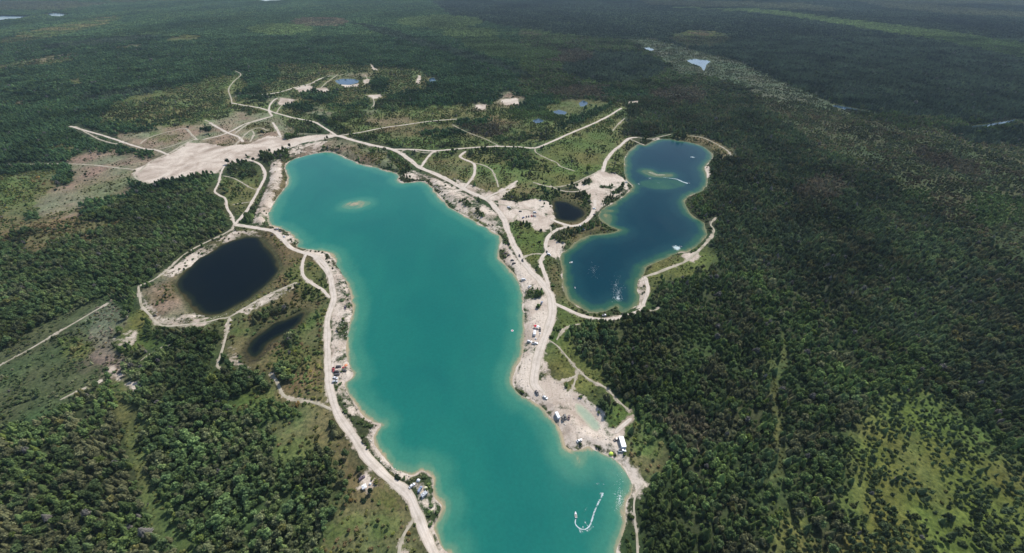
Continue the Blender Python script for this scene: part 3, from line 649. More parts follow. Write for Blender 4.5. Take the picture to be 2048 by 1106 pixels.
# low islands standing just out of the water
def island(poly, lab, hgt):
    q = smooth(W(poly), 3, True); c = q.mean(0)
    ringz = [(1.0, -2.2), (.72, -1.75), (.45, WATER_Z + hgt * .7), (.2, WATER_Z + hgt)]
    vs = []; n = len(q); fs = []
    for s, z in ringz:
        for p in q:
            w = c + (p - c) * s; vs.append((w[0], w[1], z + (random.random() - .5) * .08))
    for r in range(len(ringz) - 1):
        for k in range(n): fs.append((r * n + k, r * n + (k + 1) % n, (r + 1) * n + (k + 1) % n, (r + 1) * n + k))
    fs.append([3 * n + k for k in range(n)])
    o = add_mesh("islet", vs, fs, sand_mat, smooth_=True); tag(o, lab, kind='structure'); return o
sand_mat, nt, out = new_mat("wet_sand")
ps = mapped(nt); principled(nt, out, ramp(nt, noise(nt, ps, .4, 4), [(.35, (.15,.17,.11)), (.65, (.26,.27,.19))]), .9)
island(ell(708,408,8,2,-.2), "low sandy islet in the turquoise lake", .25)
island([(1287,341),(1294,339),(1303,342),(1312,347),(1325,349),(1341,348),(1340,350),(1325,351.5),(1310,350),(1298,346)], "thin curved sand bar in the blue lake", .3)

# ------------------------------------------------------------------ roads and paths
rm, nt, out = new_mat("packed_sand_road")
pos = mapped(nt)
uv = N(nt, "ShaderNodeAttribute", attribute_name="across")
n1_ = noise(nt, pos, .10, 4, .6); n2_ = noise(nt, pos, 1.4, 3, .6)
tr = N(nt, "ShaderNodeMath", operation='ABSOLUTE'); L(nt, uv.outputs["Fac"], tr.inputs[0])
c = ramp(nt, n1_, [(.3, (.46,.40,.33)), (.55, (.60,.53,.455)), (.75, (.52,.445,.375))])
c = mixc(nt, 1.0, c, ramp(nt, n2_, [(.3, (.86,.86,.86)), (.7, (1.06,1.05,1.04))]), 'MULTIPLY')
wob = mathn(nt, 'ADD', tr.outputs[0], mathn(nt, 'MULTIPLY', mathn(nt, 'SUBTRACT', n1_, .5), .5))
c = mixc(nt, 1.0, c, ramp(nt, wob, [(0, (.86,.85,.83)), (.16, (.93,.93,.92)), (.34, (1.05,1.05,1.05)), (.5, (.93,.92,.90)), (.66, (1.03,1.03,1.02)), (.95, (.72,.70,.64))]), 'MULTIPLY')
principled(nt, out, c, .95, .1)
pm, nt, out = new_mat("trodden_path")
pos = mapped(nt)
n1_ = noise(nt, pos, .12, 4, .6)
c = ramp(nt, n1_, [(.3, (.24,.22,.15)), (.5, (.37,.33,.25)), (.7, (.47,.41,.33))])
principled(nt, out, c, .95, .1)
def ribbon(kind, line, w, idx):
    d = np.diff(line, axis=0); seg = np.sqrt((d * d).sum(1)); s = np.concatenate([[0], np.cumsum(seg)])
    dist = np.median(line[:, 1]); step = min(3.0, max(1.5, dist / 250)) if dist < 1200 else 6.0
    n = max(4, int(s[-1] / step)); t = np.linspace(0, s[-1], n)
    x = np.interp(t, s, line[:, 0]); y = np.interp(t, s, line[:, 1])
    tx = np.gradient(x); ty = np.gradient(y); ln = np.hypot(tx, ty) + 1e-9; tx /= ln; ty /= ln
    wl = w * (.62 + .85 * fbm(t / 14 + idx * 31, t * 0 + idx, 4, 4)); wr = w * (.62 + .85 * fbm(t / 12 + idx * 57, t * 0 + 9, 6, 4))
    wl = wl * .5; wr = wr * .5
    end = np.minimum(1, np.minimum(t, s[-1] - t) / 3 + .35); wl *= end; wr *= end
    acr = np.array([-1, -.75, -.4, 0, .4, .75, 1.0]); k = len(acr)
    V = []; 
    wob_ = (fbm(t / 25 + idx, t * 0, 12, 2) - .5) * w * .25
    XX = np.zeros((n, k)); YY = np.zeros((n, k)); A = np.zeros((n, k))
    for j, a in enumerate(acr):
        off = np.where(a < 0, a * wl, a * wr) + wob_
        XX[:, j] = x - ty * off; YY[:, j] = y + tx * off; A[:, j] = a
    ZZ = ground_z(XX.reshape(-1), YY.reshape(-1)).reshape(XX.shape) + .10 + .012 * idx / 10 + np.maximum(0, YY - 400) * 2e-4
    ZZ[:, 0] -= .07; ZZ[:, -1] -= .07
    ZZ = np.maximum(ZZ, WATER_Z + .15)
    return XX, YY, ZZ, A
for i, (kind, l, w) in enumerate(road_lines):
    XX, YY, ZZ, A = ribbon(kind, l, w, i)
    o = grid_mesh(kind, XX, YY, ZZ, mat=rm if kind == 'dirt_road' else pm, attrs={"across": A})
    tag(o, kind='structure')

# ------------------------------------------------------------------ foliage
def foliage_mat(name, inst, trans=.40):
    m, nt, o = new_mat(name)
    if inst:
        a = N(nt, "ShaderNodeAttribute", attribute_type='INSTANCER', attribute_name="tint"); col = a.outputs["Color"]
    else:
        a = N(nt, "ShaderNodeObjectInfo"); col = a.outputs["Color"]
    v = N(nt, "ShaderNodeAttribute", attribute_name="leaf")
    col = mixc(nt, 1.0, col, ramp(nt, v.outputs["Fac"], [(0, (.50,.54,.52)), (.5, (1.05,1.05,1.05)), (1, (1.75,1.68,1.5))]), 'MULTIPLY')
    d = N(nt, "ShaderNodeBsdfDiffuse"); tl = N(nt, "ShaderNodeBsdfTranslucent"); mx = N(nt, "ShaderNodeMixShader")
    mx.inputs[0].default_value = trans
    L(nt, col, d.inputs[0]); L(nt, col, tl.inputs[0]); L(nt, d.outputs[0], mx.inputs[1]); L(nt, tl.outputs[0], mx.inputs[2]); L(nt, mx.outputs[0], o.inputs[0])
    return m
FI = foliage_mat("foliage_wood", True); FO = foliage_mat("foliage_tree", False)
bark, nt, out = new_mat("bark"); principled(nt, out, ramp(nt, noise(nt, mapped(nt), 3, 3), [(.4, (.16,.14,.11)), (.6, (.30,.28,.24))]), .95)
def leaf_mesh(name, centers, normals, size, core=None, tris=True):
    """many small leaf clumps (bent quads) and a rough inner core"""
    V = []; F = []; Lf = []
    for c, n, s in zip(centers, normals, size):
        n = Vector(n).normalized()
        a = n.orthogonal().normalized(); b_ = n.cross(a)
        th = random.random() * 6.28; a, b_ = a * math.cos(th) + b_ * math.sin(th), b_ * math.cos(th) - a * math.sin(th)
        k = len(V); c = Vector(c); g = random.random()
        V += [c - a * s - n * s * .35, c + b_ * s * .8 - n * s * .3, c + a * s - n * s * .35, c - b_ * s * .8 - n * s * .3, c + n * s * .35]
        F += [(k, k + 1, k + 4), (k + 1, k + 2, k + 4), (k + 2, k + 3, k + 4), (k + 3, k, k + 4)]
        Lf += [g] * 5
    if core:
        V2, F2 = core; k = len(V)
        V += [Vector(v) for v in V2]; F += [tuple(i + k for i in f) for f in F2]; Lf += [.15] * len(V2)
    me = bpy.data.meshes.new(name); me.from_pydata([tuple(v) for v in V], [], F); me.update()
    at = me.attributes.new("leaf", 'FLOAT', 'POINT'); at.data.foreach_set("value", np.array(Lf, np.float32))
    return me
def ico():
    t = (1 + 5 ** .5) / 2
    v = [(-1,t,0),(1,t,0),(-1,-t,0),(1,-t,0),(0,-1,t),(0,1,t),(0,-1,-t),(0,1,-t),(t,0,-1),(t,0,1),(-t,0,-1),(-t,0,1)]
    l = math.sqrt(1 + t * t); v = [(a / l, b / l, c / l) for a, b, c in v]
    f = [(0,11,5),(0,5,1),(0,1,7),(0,7,10),(0,10,11),(1,5,9),(5,11,4),(11,10,2),(10,7,6),(7,1,8),(3,9,4),(3,4,2),(3,2,6),(3,6,8),(3,8,9),(4,9,5),(2,4,11),(6,2,10),(8,6,7),(9,8,1)]
    return v, f
# all crowns are modelled one metre tall for trees (scaled per tree)
def broad_crown(seed, n, lobes=5, size=.085):
    random.seed(seed); C = []; Nn = []; Sz = []
    L_ = [((0, 0, .66), .27)] + [((math.cos(a) * .17 * random.uniform(.7, 1.2), math.sin(a) * .17 * random.uniform(.7, 1.2), random.uniform(.42, .72)), random.uniform(.13, .2)) for a in [2 * math.pi * k / lobes + random.random() for k in range(lobes)]]
    for _ in range(n):
        (c, r) = L_[0] if random.random() < .4 else random.choice(L_[1:])
        d = Vector((random.gauss(0, 1), random.gauss(0, 1), random.gauss(.35, 1))).normalized()
        p = Vector(c) + Vector((d.x * r, d.y * r, d.z * r * 1.15)) * random.uniform(.8, 1.08)
        C.append(p); Nn.append(d + Vector((random.gauss(0, .35), random.gauss(0, .35), random.gauss(.1, .35)))); Sz.append(size * random.uniform(.6, 1.35))
    iv, fi = ico(); cv = []; cf = []
    for (c, r) in L_:
        k = len(cv); cv += [(c[0] + x * r * .8, c[1] + y * r * .8, c[2] + z * r * .9) for x, y, z in iv]; cf += [tuple(i + k for i in f) for f in fi]
    return leaf_mesh("crown", C, Nn, Sz, (cv, cf))
def spruce_crown(seed, tiers=7, per=8):
    random.seed(seed); V = []; F = []; Lf = []
    for t_ in range(tiers):
        z0 = .12 + .78 * t_ / tiers; r = .27 * (1 - t_ / tiers) ** .62 + .02
        off = random.random() * 6.28
        for k in range(per):
            a = off + 2 * math.pi * (k + random.uniform(-.25, .25)) / per; rr = r * random.uniform(.8, 1.12)
            w = .42 * 2 * math.pi / per * 1.5; i = len(V); g = random.random()
            zt = z0 + .17 + random.uniform(-.02, .02)
            V += [(0, 0, zt), (math.cos(a - w) * rr * .62, math.sin(a - w) * rr * .62, z0 + .05), (math.cos(a) * rr, math.sin(a) * rr, z0 - .03), (math.cos(a + w) * rr * .62, math.sin(a + w) * rr * .62, z0 + .05), (math.cos(a) * rr * .55, math.sin(a) * rr * .55, z0 + .085)]
            F += [(i, i + 1, i + 4), (i + 1, i + 2, i + 4), (i + 2, i + 3, i + 4), (i + 3, i, i + 4)]
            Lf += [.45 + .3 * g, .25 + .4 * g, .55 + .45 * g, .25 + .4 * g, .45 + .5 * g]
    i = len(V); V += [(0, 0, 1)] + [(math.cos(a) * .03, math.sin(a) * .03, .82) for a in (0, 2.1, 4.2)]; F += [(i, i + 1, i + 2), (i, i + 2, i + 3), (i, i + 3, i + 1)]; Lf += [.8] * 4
    me = bpy.data.meshes.new("crown"); me.from_pydata(V, [], F); me.update()
    at = me.attributes.new("leaf", 'FLOAT', 'POINT'); at.data.foreach_set("value", np.array(Lf, np.float32))
    return me
def bush(seed, n=46, size=.16):
    random.seed(seed); C = []; Nn = []; Sz = []
    lob = [((random.uniform(-.35, .35), random.uniform(-.35, .35), random.uniform(.2, .45)), random.uniform(.3, .5)) for _ in range(5)]
    for _ in range(n):
        c, r = random.choice(lob); d = Vector((random.gauss(0, 1), random.gauss(0, 1), abs(random.gauss(0, 1)))).normalized()
        C.append(Vector(c) + d * r * random.uniform(.75, 1.05)); Nn.append(d + Vector((random.gauss(0, .3), random.gauss(0, .3), .1))); Sz.append(size * random.uniform(.6, 1.3))
    iv, fi = ico(); cv = []; cf = []
    for (c, r) in lob:
        k = len(cv); cv += [(c[0] + x * r * .75, c[1] + y * r * .75, c[2] + z * r * .75) for x, y, z in iv]; cf += [tuple(i + k for i in f) for f in fi]
    return leaf_mesh("bush", C, Nn, Sz, (cv, cf))
def clump(seed, spruce, R=11.0, n=16):
    """a patch of distant canopy: a handful of simple crowns at true size"""
    random.seed(seed); V = []; F = []; Lf = []
    iv, fi = ico()
    for _ in range(n):
        a = random.random() * 6.28; r = R * math.sqrt(random.random()); x, y = math.cos(a) * r, math.sin(a) * r
        h = random.uniform(7, 12); g = random.random(); k = len(V)
        if spruce and random.random() < .75:
            w = h * .2; V += [(x, y, h)] + [(x + math.cos(b) * w * random.uniform(.8, 1.2), y + math.sin(b) * w * random.uniform(.8, 1.2), h * .15) for b in [k_ * 1.257 for k_ in range(5)]]
            F += [(k, k + 1 + j, k + 1 + (j + 1) % 5) for j in range(5)]; Lf += [g] * 6
        else:
            w = h * .3
            V += [(x + p[0] * w * random.uniform(.8, 1.2), y + p[1] * w * random.uniform(.8, 1.2), h * .66 + p[2] * h * .34 * random.uniform(.8, 1.15)) for p in iv]
            F += [tuple(i + k for i in f) for f in fi]; Lf += [min(1, max(0, g + random.uniform(-.2, .2))) for _ in iv]
    me = bpy.data.meshes.new("canopy"); me.from_pydata(V, [], F); me.update()
    at = me.attributes.new("leaf", 'FLOAT', 'POINT'); at.data.foreach_set("value", np.array(Lf, np.float32))
    return me

# scatter trees by class
def scatter(y0, y1, cell, jit=True, ext=150, fields_on=True):
    d1 = y1 * cP + H * sP; xm = (1024 + ext) / FOC * d1
    xs = np.arange(-xm, xm, cell); ys = np.arange(y0, y1, cell)
    X, Y = np.meshgrid(xs, ys); X = X.reshape(-1); Y = Y.reshape(-1)
    X = X + rng.uniform(-.5, .5, len(X)) * cell; Y = Y + rng.uniform(-.5, .5, len(Y)) * cell
    dep = Y * cP + H * sP; m = np.abs(X) < (1024 + ext) / FOC * dep
    return X[m], Y[m]
OPEN = np.array([n in ('OW','SC','SG','SW','GM','BR','OB','SB','MG','MB','TG','DB','GS','LF') for n in CN])
dens = np.array([CL[n][1] for n in CN]); mixs = np.array([CL[n][2] for n in CN]); hts = np.array([CL[n][3] for n in CN])
maxt = max(len(CL[n][4]) for n in CN)
tints = np.array([[CL[n][4][k % len(CL[n][4])] for k in range(maxt)] for n in CN])
warm = np.array([1.48, 1.33, 1.12])
tints = tints * np.array([[1.36, 1.27, 1.06] if n in ('AD', 'DS') else warm for n in CN])[:, None, :]
def plant(X, Y, cell, clumpy=.9):
    Q = np.stack([X, Y], 1)
    c = class_at(X, Y)
    g = fbm(X / 16, Y / 16, 91, 3); g2 = fbm(X / 60, Y / 60, 97, 2)
    open_ = OPEN[c]
    local = np.where(open_, dens[c] * np.clip((g - .42) * 9, .30, 2.0), dens[c] * np.clip((g - .22) * 8, .35, 1.15))
    keep = rng.random(len(X)) < local * cell * cell
    X, Y, c, g2 = X[keep], Y[keep], c[keep], g2[keep]
    Q = np.stack([X, Y], 1)
    lk, sa, ro = fields(Q)
    r = rng.random((len(X), 4))
    cm = np.cumsum(mixs[c], 1); kind = (r[:, 0:1] > cm).sum(1).clip(0, 2)
    # only bushes near the shore
    kind = np.where(lk < 9, 2, kind)
    clear = np.array([2.0, 2.6, 1.0])[kind]
    ok = (lk > 1.8 + r[:, 3] * 2) & (sa > clear + (r[:, 1] - .6) * 4) & (ro > clear * .8 + np.where(kind < 2, 1.2, 0) + sstep(380, 700, Y) * np.where(kind < 2, 6.0, 1.8))
    h = hts[c, 0] + (hts[c, 1] - hts[c, 0]) * r[:, 2] * (.6 + .8 * g2)
    h = h * np.exp(rng.normal(0, .17, len(h)))
    h = np.where(kind == 2, np.minimum(h * .5, 3.0) + .4, h)
    h = np.where(lk < 9, h * .7, h)
    # neighbouring trees share a hue: stands of one kind
    st = np.floor(fbm(X / 35, Y / 35, 111, 3) * 11 + r[:, 1] * .8).astype(int) % maxt
    tn = tints[c, st] * (.68 + .70 * rng.random((len(X), 1))) * np.clip(.28 + 1.5 * fbm(X / 55, Y / 55, 121, 3)[:, None], .55, 1.6) * 1.06
    odd = rng.random(len(X)); snag = (odd < .012)[:, None]; yel = (odd > .965)[:, None]
    tn = np.where(snag, np.array([.19, .18, .165]), np.where(yel, tn * np.array([1.25, 1.12, .82]), tn))
    return X[ok], Y[ok], kind[ok], h[ok], tn[ok], c[ok]
X, Y = scatter(60, 1150, 3.5)
X, Y, K, Hh, T, C_ = plant(X, Y, 3.5)
zz = ground_z(X, Y)
near_idx = {}
px, py = to_map(X, Y)
dist = np.sqrt(X ** 2 + Y ** 2 + H ** 2)
inside = (px > 4) & (px < 2044) & (py < 1104)
for k in range(3):
    m = np.where((K == k) & inside)[0]
    big = m[np.argsort(dist[m] / Hh[m] ** .7)][:300]
    near_idx[k] = big
single = np.zeros(len(X), bool)
for k in range(3): single[near_idx[k]] = True

proto = bpy.data.collections.new("crown_shapes")        # never linked to the scene: shapes for the woods only
def proto_objs(prefix, meshes):
    c = bpy.data.collections.new(prefix)
    for i, me in enumerate(meshes):
        me.materials.clear(); me.materials.append(FI)
        o = bpy.data.objects.new("%s_%02d" % (prefix, i), me); c.objects.link(o)
    return c
def with_trunk(me, r=.016):
    return me
aspen_m = [broad_crown(100 + i, 80) for i in range(6)]
spruce_m = [spruce_crown(200 + i) for i in range(5)]
bush_m = [bush(300 + i) for i in range(5)]
aspen_lo = [broad_crown(150 + i, 34, 4, .12) for i in range(4)]
spruce_lo = [spruce_crown(250 + i, 4, 6) for i in range(4)]
bush_lo = [bush(350 + i, 20, .24) for i in range(3)]
clump_s = [clump(400 + i, True) for i in range(6)]; clump_b = [clump(450 + i, False) for i in range(6)]
def woods(name, coll, X, Y, Z, Sx, Sz, T, nvar, label):
    n = len(X)
    if n == 0: return
    me = bpy.data.meshes.new(name); me.vertices.add(n)
    me.vertices.foreach_set("co", np.stack([X, Y, Z], 1).astype(np.float32).reshape(-1))
    a = me.attributes.new("tint", 'FLOAT_COLOR', 'POINT'); a.data.foreach_set("color", np.concatenate([T, np.ones((n, 1))], 1).astype(np.float32).reshape(-1))
    a = me.attributes.new("turn", 'FLOAT_VECTOR', 'POINT')
    R = np.stack([rng.normal(0, .05, n), rng.normal(0, .05, n), rng.uniform(0, 6.28, n)], 1); a.data.foreach_set("vector", R.astype(np.float32).reshape(-1))
    a = me.attributes.new("size", 'FLOAT_VECTOR', 'POINT'); a.data.foreach_set("vector", np.stack([Sx, Sx, Sz], 1).astype(np.float32).reshape(-1))
    a = me.attributes.new("which", 'INT', 'POINT'); a.data.foreach_set("value", rng.integers(0, nvar, n).astype(np.int32))
    o = bpy.data.objects.new(name, me); COL.objects.link(o)
    g = bpy.data.node_groups.new(name, 'GeometryNodeTree')
    g.interface.new_socket("Geometry", in_out='INPUT', socket_type='NodeSocketGeometry'); g.interface.new_socket("Geometry", in_out='OUTPUT', socket_type='NodeSocketGeometry')
    gi = g.nodes.new("NodeGroupInput"); go = g.nodes.new("NodeGroupOutput")
    ip = g.nodes.new("GeometryNodeInstanceOnPoints"); ci = g.nodes.new("GeometryNodeCollectionInfo")
    ci.inputs["Collection"].default_value = coll; ci.inputs["Separate Children"].default_value = True; ci.inputs["Reset Children"].default_value = True
    ip.inputs["Pick Instance"].default_value = True
    def attr(nm, ty):
        q = g.nodes.new("GeometryNodeInputNamedAttribute"); q.data_type = ty; q.inputs[0].default_value = nm; return q.outputs[0]
    g.links.new(gi.outputs[0], ip.inputs["Points"]); g.links.new(ci.outputs[0], ip.inputs["Instance"])
    g.links.new(attr("which", 'INT'), ip.inputs["Instance Index"]); g.links.new(attr("turn", 'FLOAT_VECTOR'), ip.inputs["Rotation"]); g.links.new(attr("size", 'FLOAT_VECTOR'), ip.inputs["Scale"])
    g.links.new(ip.outputs[0], go.inputs[0])
    md = o.modifiers.new("trees", 'NODES'); md.node_group = g
    tag(o, label, kind='stuff')
    return o
KN = ['spruce', 'aspen', 'shrub']
wid = [1.0, 1.0, 1.0]
colls = {0: (proto_objs("spruce_shape", spruce_m), 5), 1: (proto_objs("aspen_shape", aspen_m), 6), 2: (proto_objs("bush_shape", bush_m), 5)}
labs = {0: ("spruce_wood", "mass of dark spruces around the lakes beyond the nearest ones"), 1: ("broadleaf_wood", "mass of green broadleaf trees around the lakes beyond the nearest ones"), 2: ("scrub", "low scrub scattered over the open ground")}
for k in range(3):
    m = (K == k) & ~single
    w = Hh * (1.0 if k == 0 else .88 if k == 1 else 1.0) * rng.uniform(.75, 1.3, len(Hh))
    woods(labs[k][0], colls[k][0], X[m], Y[m], zz[m] - .1, w[m], Hh[m], T[m], colls[k][1], labs[k][1])
# further away
X2, Y2 = scatter(1150, 2300, 5.0, ext=80)
X2, Y2, K2, H2, T2, C2 = plant(X2, Y2, 5.0)
z2 = ground_z(X2, Y2)
for k, (ms, nm, lb) in enumerate(((spruce_lo, "distant_spruce_wood", "spruces in the woods beyond the lakes"), (aspen_lo, "distant_broadleaf_wood", "broadleaf trees in the woods beyond the lakes"), (bush_lo, "distant_scrub", "scrub in the clearings beyond the lakes"))):
    m = K2 == k
    woods(nm, proto_objs(nm + "_shape", ms), X2[m], Y2[m], z2[m], H2[m] * 1.2, H2[m], T2[m], len(ms), lb)
X3, Y3 = scatter(2300, 9000, 17.0, ext=40)
c3 = class_at(X3, Y3)
wood = rng.random(len(X3)) < np.clip(dens[c3] / .065, 0, 1) ** 1.3
X3, Y3, c3 = X3[wood], Y3[wood], c3[wood]
lk = np.full(len(X3), 60.0)
for q in fps: lk = np.minimum(lk, poly_sdf(np.stack([X3, Y3], 1), q))
ok = lk > 14; X3, Y3, c3 = X3[ok], Y3[ok], c3[ok]
st = np.floor(fbm(X3 / 150, Y3 / 150, 113, 3) * 8).astype(int) % maxt
T3 = tints[c3, st] * 1.0 * .88 * (.30 + 1.25 * fbm(X3 / 380 + 9, Y3 / 700, 131, 4)[:, None]) * (.65 + .7 * rng.random((len(X3), 1)))
hs = np.clip(hts[c3].mean(1) / 9.5, .4, 1.1)
isS = mixs[c3, 0] > .45
for m, ms, nm, lb in ((isS, clump_s, "far_spruce_forest", "dark spruce forest stretching to the horizon"), (~isS, clump_b, "far_mixed_forest", "mixed forest stretching to the horizon")):
    woods(nm, proto_objs(nm + "_shape", ms), X3[m], Y3[m], ground_z(X3[m], Y3[m]), np.full(m.sum(), 1.15), hs[m], T3[m], 6, lb)

# ------------------------------------------------------------------ the nearest 300 of each kind as single trees
def cyl(r0, r1, z0, z1, n=6):
    V = [(math.cos(2 * math.pi * k / n) * r0, math.sin(2 * math.pi * k / n) * r0, z0) for k in range(n)] + [(math.cos(2 * math.pi * k / n) * r1, math.sin(2 * math.pi * k / n) * r1, z1) for k in range(n)]
    F = [(k, (k + 1) % n, n + (k + 1) % n, n + k) for k in range(n)] + [tuple(range(n, 2 * n))]
    return V, F
def limb_trunk():
    V, F = cyl(.018, .008, -.02, .72)
    for a, z in ((0.3, .3), (2.3, .4), (4.2, .36), (5.4, .5)):
        k = len(V); r = .006
        tip = (math.cos(a) * .17, math.sin(a) * .17, z + .2)
        V += [(r, 0, z), (-r * .5, r, z), (-r * .5, -r, z), tip]; F += [(k, k + 1, k + 3), (k + 1, k + 2, k + 3), (k + 2, k, k + 3)]
    me = bpy.data.meshes.new("trunk"); me.from_pydata(V, [], F); me.materials.append(bark); return me
tk = limb_trunk()
crownO = {}
for k, ms in ((0, spruce_m), (1, aspen_m), (2, bush_m)):
    crownO[k] = []
    for me in ms:
        c = me.copy(); c.materials.clear(); c.materials.append(FO); crownO[k].append(c)
NM = ['spruce_tree', 'broadleaf_tree', 'bush']
def put_tree(k, x, y, z, h, w, tint, label, group=None, cat=None):
    if k < 2:
        r = bpy.data.objects.new(NM[k], None); r.empty_display_size = .5
        t_ = bpy.data.objects.new("trunk", tk); c_ = bpy.data.objects.new("crown", random.choice(crownO[k]))
        for q in (r, t_, c_): COL.objects.link(q)
        t_.parent = r; c_.parent = r; c_.color = (*tint, 1)
    else:
        r = bpy.data.objects.new(NM[k], random.choice(crownO[k])); COL.objects.link(r); r.color = (*tint, 1)
    r.location = (x, y, z - .1); r.scale = (w, w, h); r.rotation_euler = (0, 0, random.random() * 6.28)
    tag(r, label, cat or ('tree' if k < 2 else 'bush'), group)
    return r
AREA = [(lambda a, b: a < 330, "left of the grassy ride at lower left"), (lambda a, b: a < 700 and b > 560, "between the grassy ride and the left sand road"), (lambda a, b: a < 1040, "along the left sand road"),
        (lambda a, b: a < 1330, "by the lower right bank of the turquoise lake"), (lambda a, b: a < 1560, "in the lower right forest left of the narrow cut line"), (lambda a, b: a < 1720, "in the lower right forest right of the narrow cut line"), (lambda a, b: True, "in and around the yellow green clearing at lower right")]
def near_label(k, a, b, t):
    ar = next(n for f, n in AREA if f(a, b)); sp_ = ("spruce", "broadleaf tree", "bush")[k]
    v = t.sum(); hue = "pale grey" if t[2] > .8 * t[1] and v > .5 else "yellowish" if t[0] > .95 * t[1] else "bright green" if t[1] > .19 else "dark green" if t[1] < .11 else "mid green"
    return "%s %s %s" % (hue, sp_, ar), "%s %s %s" % (hue, ("spruces", "broadleaf trees", "bushes")[k], ar)
random.seed(5)
for k in range(3):
    for i in near_idx[k]:
        lb, gr = near_label(k, px[i], py[i], T[i])
        w = Hh[i] * (1.0 if k == 0 else .88 if k == 1 else 1.0) * random.uniform(.75, 1.3)
        put_tree(k, X[i], Y[i], zz[i], Hh[i], w, T[i], lb, gr)
SOLO = [(457,329,1,11,"lone dark round tree on the lower edge of the big sandy lot"), (418,268,1,14,"large dark green tree above the big sandy lot"), (526,270,1,10,"dark tree among the sandy tracks right of the big lot"),
        (580,295,1,8,"dark tree where the sand road leaves the big lot"), (508,323,1,8,"dark tree beside white stones at the top of the left track"), (377,258,1,7,"brown bush-like tree by the track crossing above the sandy lot"),
        (172,350,2,4,"lone round bush on the brown field"), (112,381,2,4,"dark bush on the lower left of the brown field"), (1083,463,2,4,"dark bush at the lower corner of the sandy car park"), (1079,486,2,3.5,"dark bush in the middle of the small green meadow"),
        (742,985,1,5,"tree beside the white tent near the left road"), (796,953,2,3.5,"bushy clump on the lake side of the left road"), (728,1003,2,3.0,"bush in the clearing below the white tent"),
        (1018,489,2,3.6,"dark bush between the sand road and the turquoise lake"), (1237,880,2,.9,"tiny scrap of scrub beside the brown car")][:14]
for (a, b_, k, h, lb) in SOLO:
    x, y = to_world(a, b_); x = float(x); y = float(y)
    put_tree(k, x, y, float(ground_z(x, y)[0]), h, h * (1.2 if k < 2 else 1.1), (.035, .055, .03), lb)

# ------------------------------------------------------------------ vehicles
def paint(name, col, rough=.3, spec=.5, metal=0.0):
    m, nt, o = new_mat(name)
    n = noise(nt, mapped(nt), 2.0, 3)
    c = mixc(nt, mathn(nt, 'MULTIPLY', n, .22), tuple(col), (.35, .30, .25))
    principled(nt, o, c, rough, spec, metal); return m
PM = {'white': paint("white_paint", (.78,.79,.80)), 'silver': paint("silver_paint", (.42,.45,.48)), 'bluegrey': paint("blue_grey_paint", (.22,.28,.40)), 'black': paint("black_paint", (.016,.017,.02)),
      'darkgrey': paint("dark_grey_paint", (.05,.052,.06)), 'red': paint("red_paint", (.42,.04,.05)), 'maroon': paint("maroon_paint", (.10,.045,.05)), 'brown': paint("brown_paint", (.09,.06,.05)), 'blue': paint("blue_paint", (.08,.12,.28)), 'purple': paint("plum_paint", (.08,.06,.09))}
glass, nt, out = new_mat("tinted_glass"); principled(nt, out, (.012,.015,.02), .08, .6)
rubber, nt, out = new_mat("rubber"); principled(nt, out, (.02,.02,.02), .9)
lampm, nt, out = new_mat("lamp_lens"); principled(nt, out, (.7,.7,.65), .2)
fabW, nt, out = new_mat("white_fabric"); principled(nt, out, (.80,.80,.78), .9)
fabL, nt, out = new_mat("lime_fabric"); principled(nt, out, (.60,.75,.12), .9)
fabB, nt, out = new_mat("beige_fabric"); principled(nt, out, (.55,.52,.36), .9)
fabO, nt, out = new_mat("orange_fabric"); principled(nt, out, (.75,.28,.14), .9)
fabR, nt, out = new_mat("red_fabric"); principled(nt, out, (.55,.05,.07), .9)
metalg, nt, out = new_mat("grey_metal"); principled(nt, out, (.3,.3,.31), .4, .5, .7)
skin, nt, out = new_mat("skin"); principled(nt, out, (.42,.26,.19), .7)
cloth, nt, out = new_mat("dark_cloth"); principled(nt, out, (.04,.04,.06), .9)
def loft(secs):
    """secs: list of (x, half width bottom, z bottom, half width top, z top) along the length"""
    V = []; F = []
    for (x, wb, zb, wt, zt) in secs: V += [(x, -wb, zb), (x, wb, zb), (x, wt, zt), (x, -wt, zt)]
    for i in range(len(secs) - 1):
        a = 4 * i; b = a + 4
        for j in range(4): F.append((a + j, a + (j + 1) % 4, b + (j + 1) % 4, b + j))
    F.append((3, 2, 1, 0)); e = 4 * (len(secs) - 1); F.append((e, e + 1, e + 2, e + 3))
    return V, F
def box(x0, x1, y0, y1, z0, z1):
    V = [(x0,y0,z0),(x1,y0,z0),(x1,y1,z0),(x0,y1,z0),(x0,y0,z1),(x1,y0,z1),(x1,y1,z1),(x0,y1,z1)]
    return V, [(3,2,1,0),(4,5,6,7),(0,1,5,4),(1,2,6,5),(2,3,7,6),(3,0,4,7)]
def mesh_of(name, VF, mat, bevel=0):
    me = bpy.data.meshes.new(name); me.from_pydata([tuple(v) for v in VF[0]], [], VF[1]); me.materials.append(mat)
    if bevel:
        import bmesh
        bm = bmesh.new(); bm.from_mesh(me); bmesh.ops.recalc_face_normals(bm, faces=bm.faces)
        bmesh.ops.bevel(bm, geom=list(bm.edges), offset=bevel, segments=2, affect='EDGES', profile=.6); bm.to_mesh(me); bm.free()
    me.update(); return me
MC = {}
def wheel_mesh():
    if 'wheel' not in MC:
        V = []; F = []; n = 12
        for s in (-.12, .12):
            for r in (.34, .2):
                for k in range(n): V.append((math.cos(2*math.pi*k/n)*r, s, .34 + math.sin(2*math.pi*k/n)*r))
        for k in range(n):
            q = (k + 1) % n
            F += [(k, q, 2*n+q, 2*n+k), (k, q, n+q, n+k), (2*n+k, 2*n+q, 3*n+q, 3*n+k)]
        F += [tuple(range(n, 2*n)), tuple(range(3*n, 4*n))]
        MC['wheel'] = mesh_of("wheel", (V, F), rubber)
    return MC['wheel']
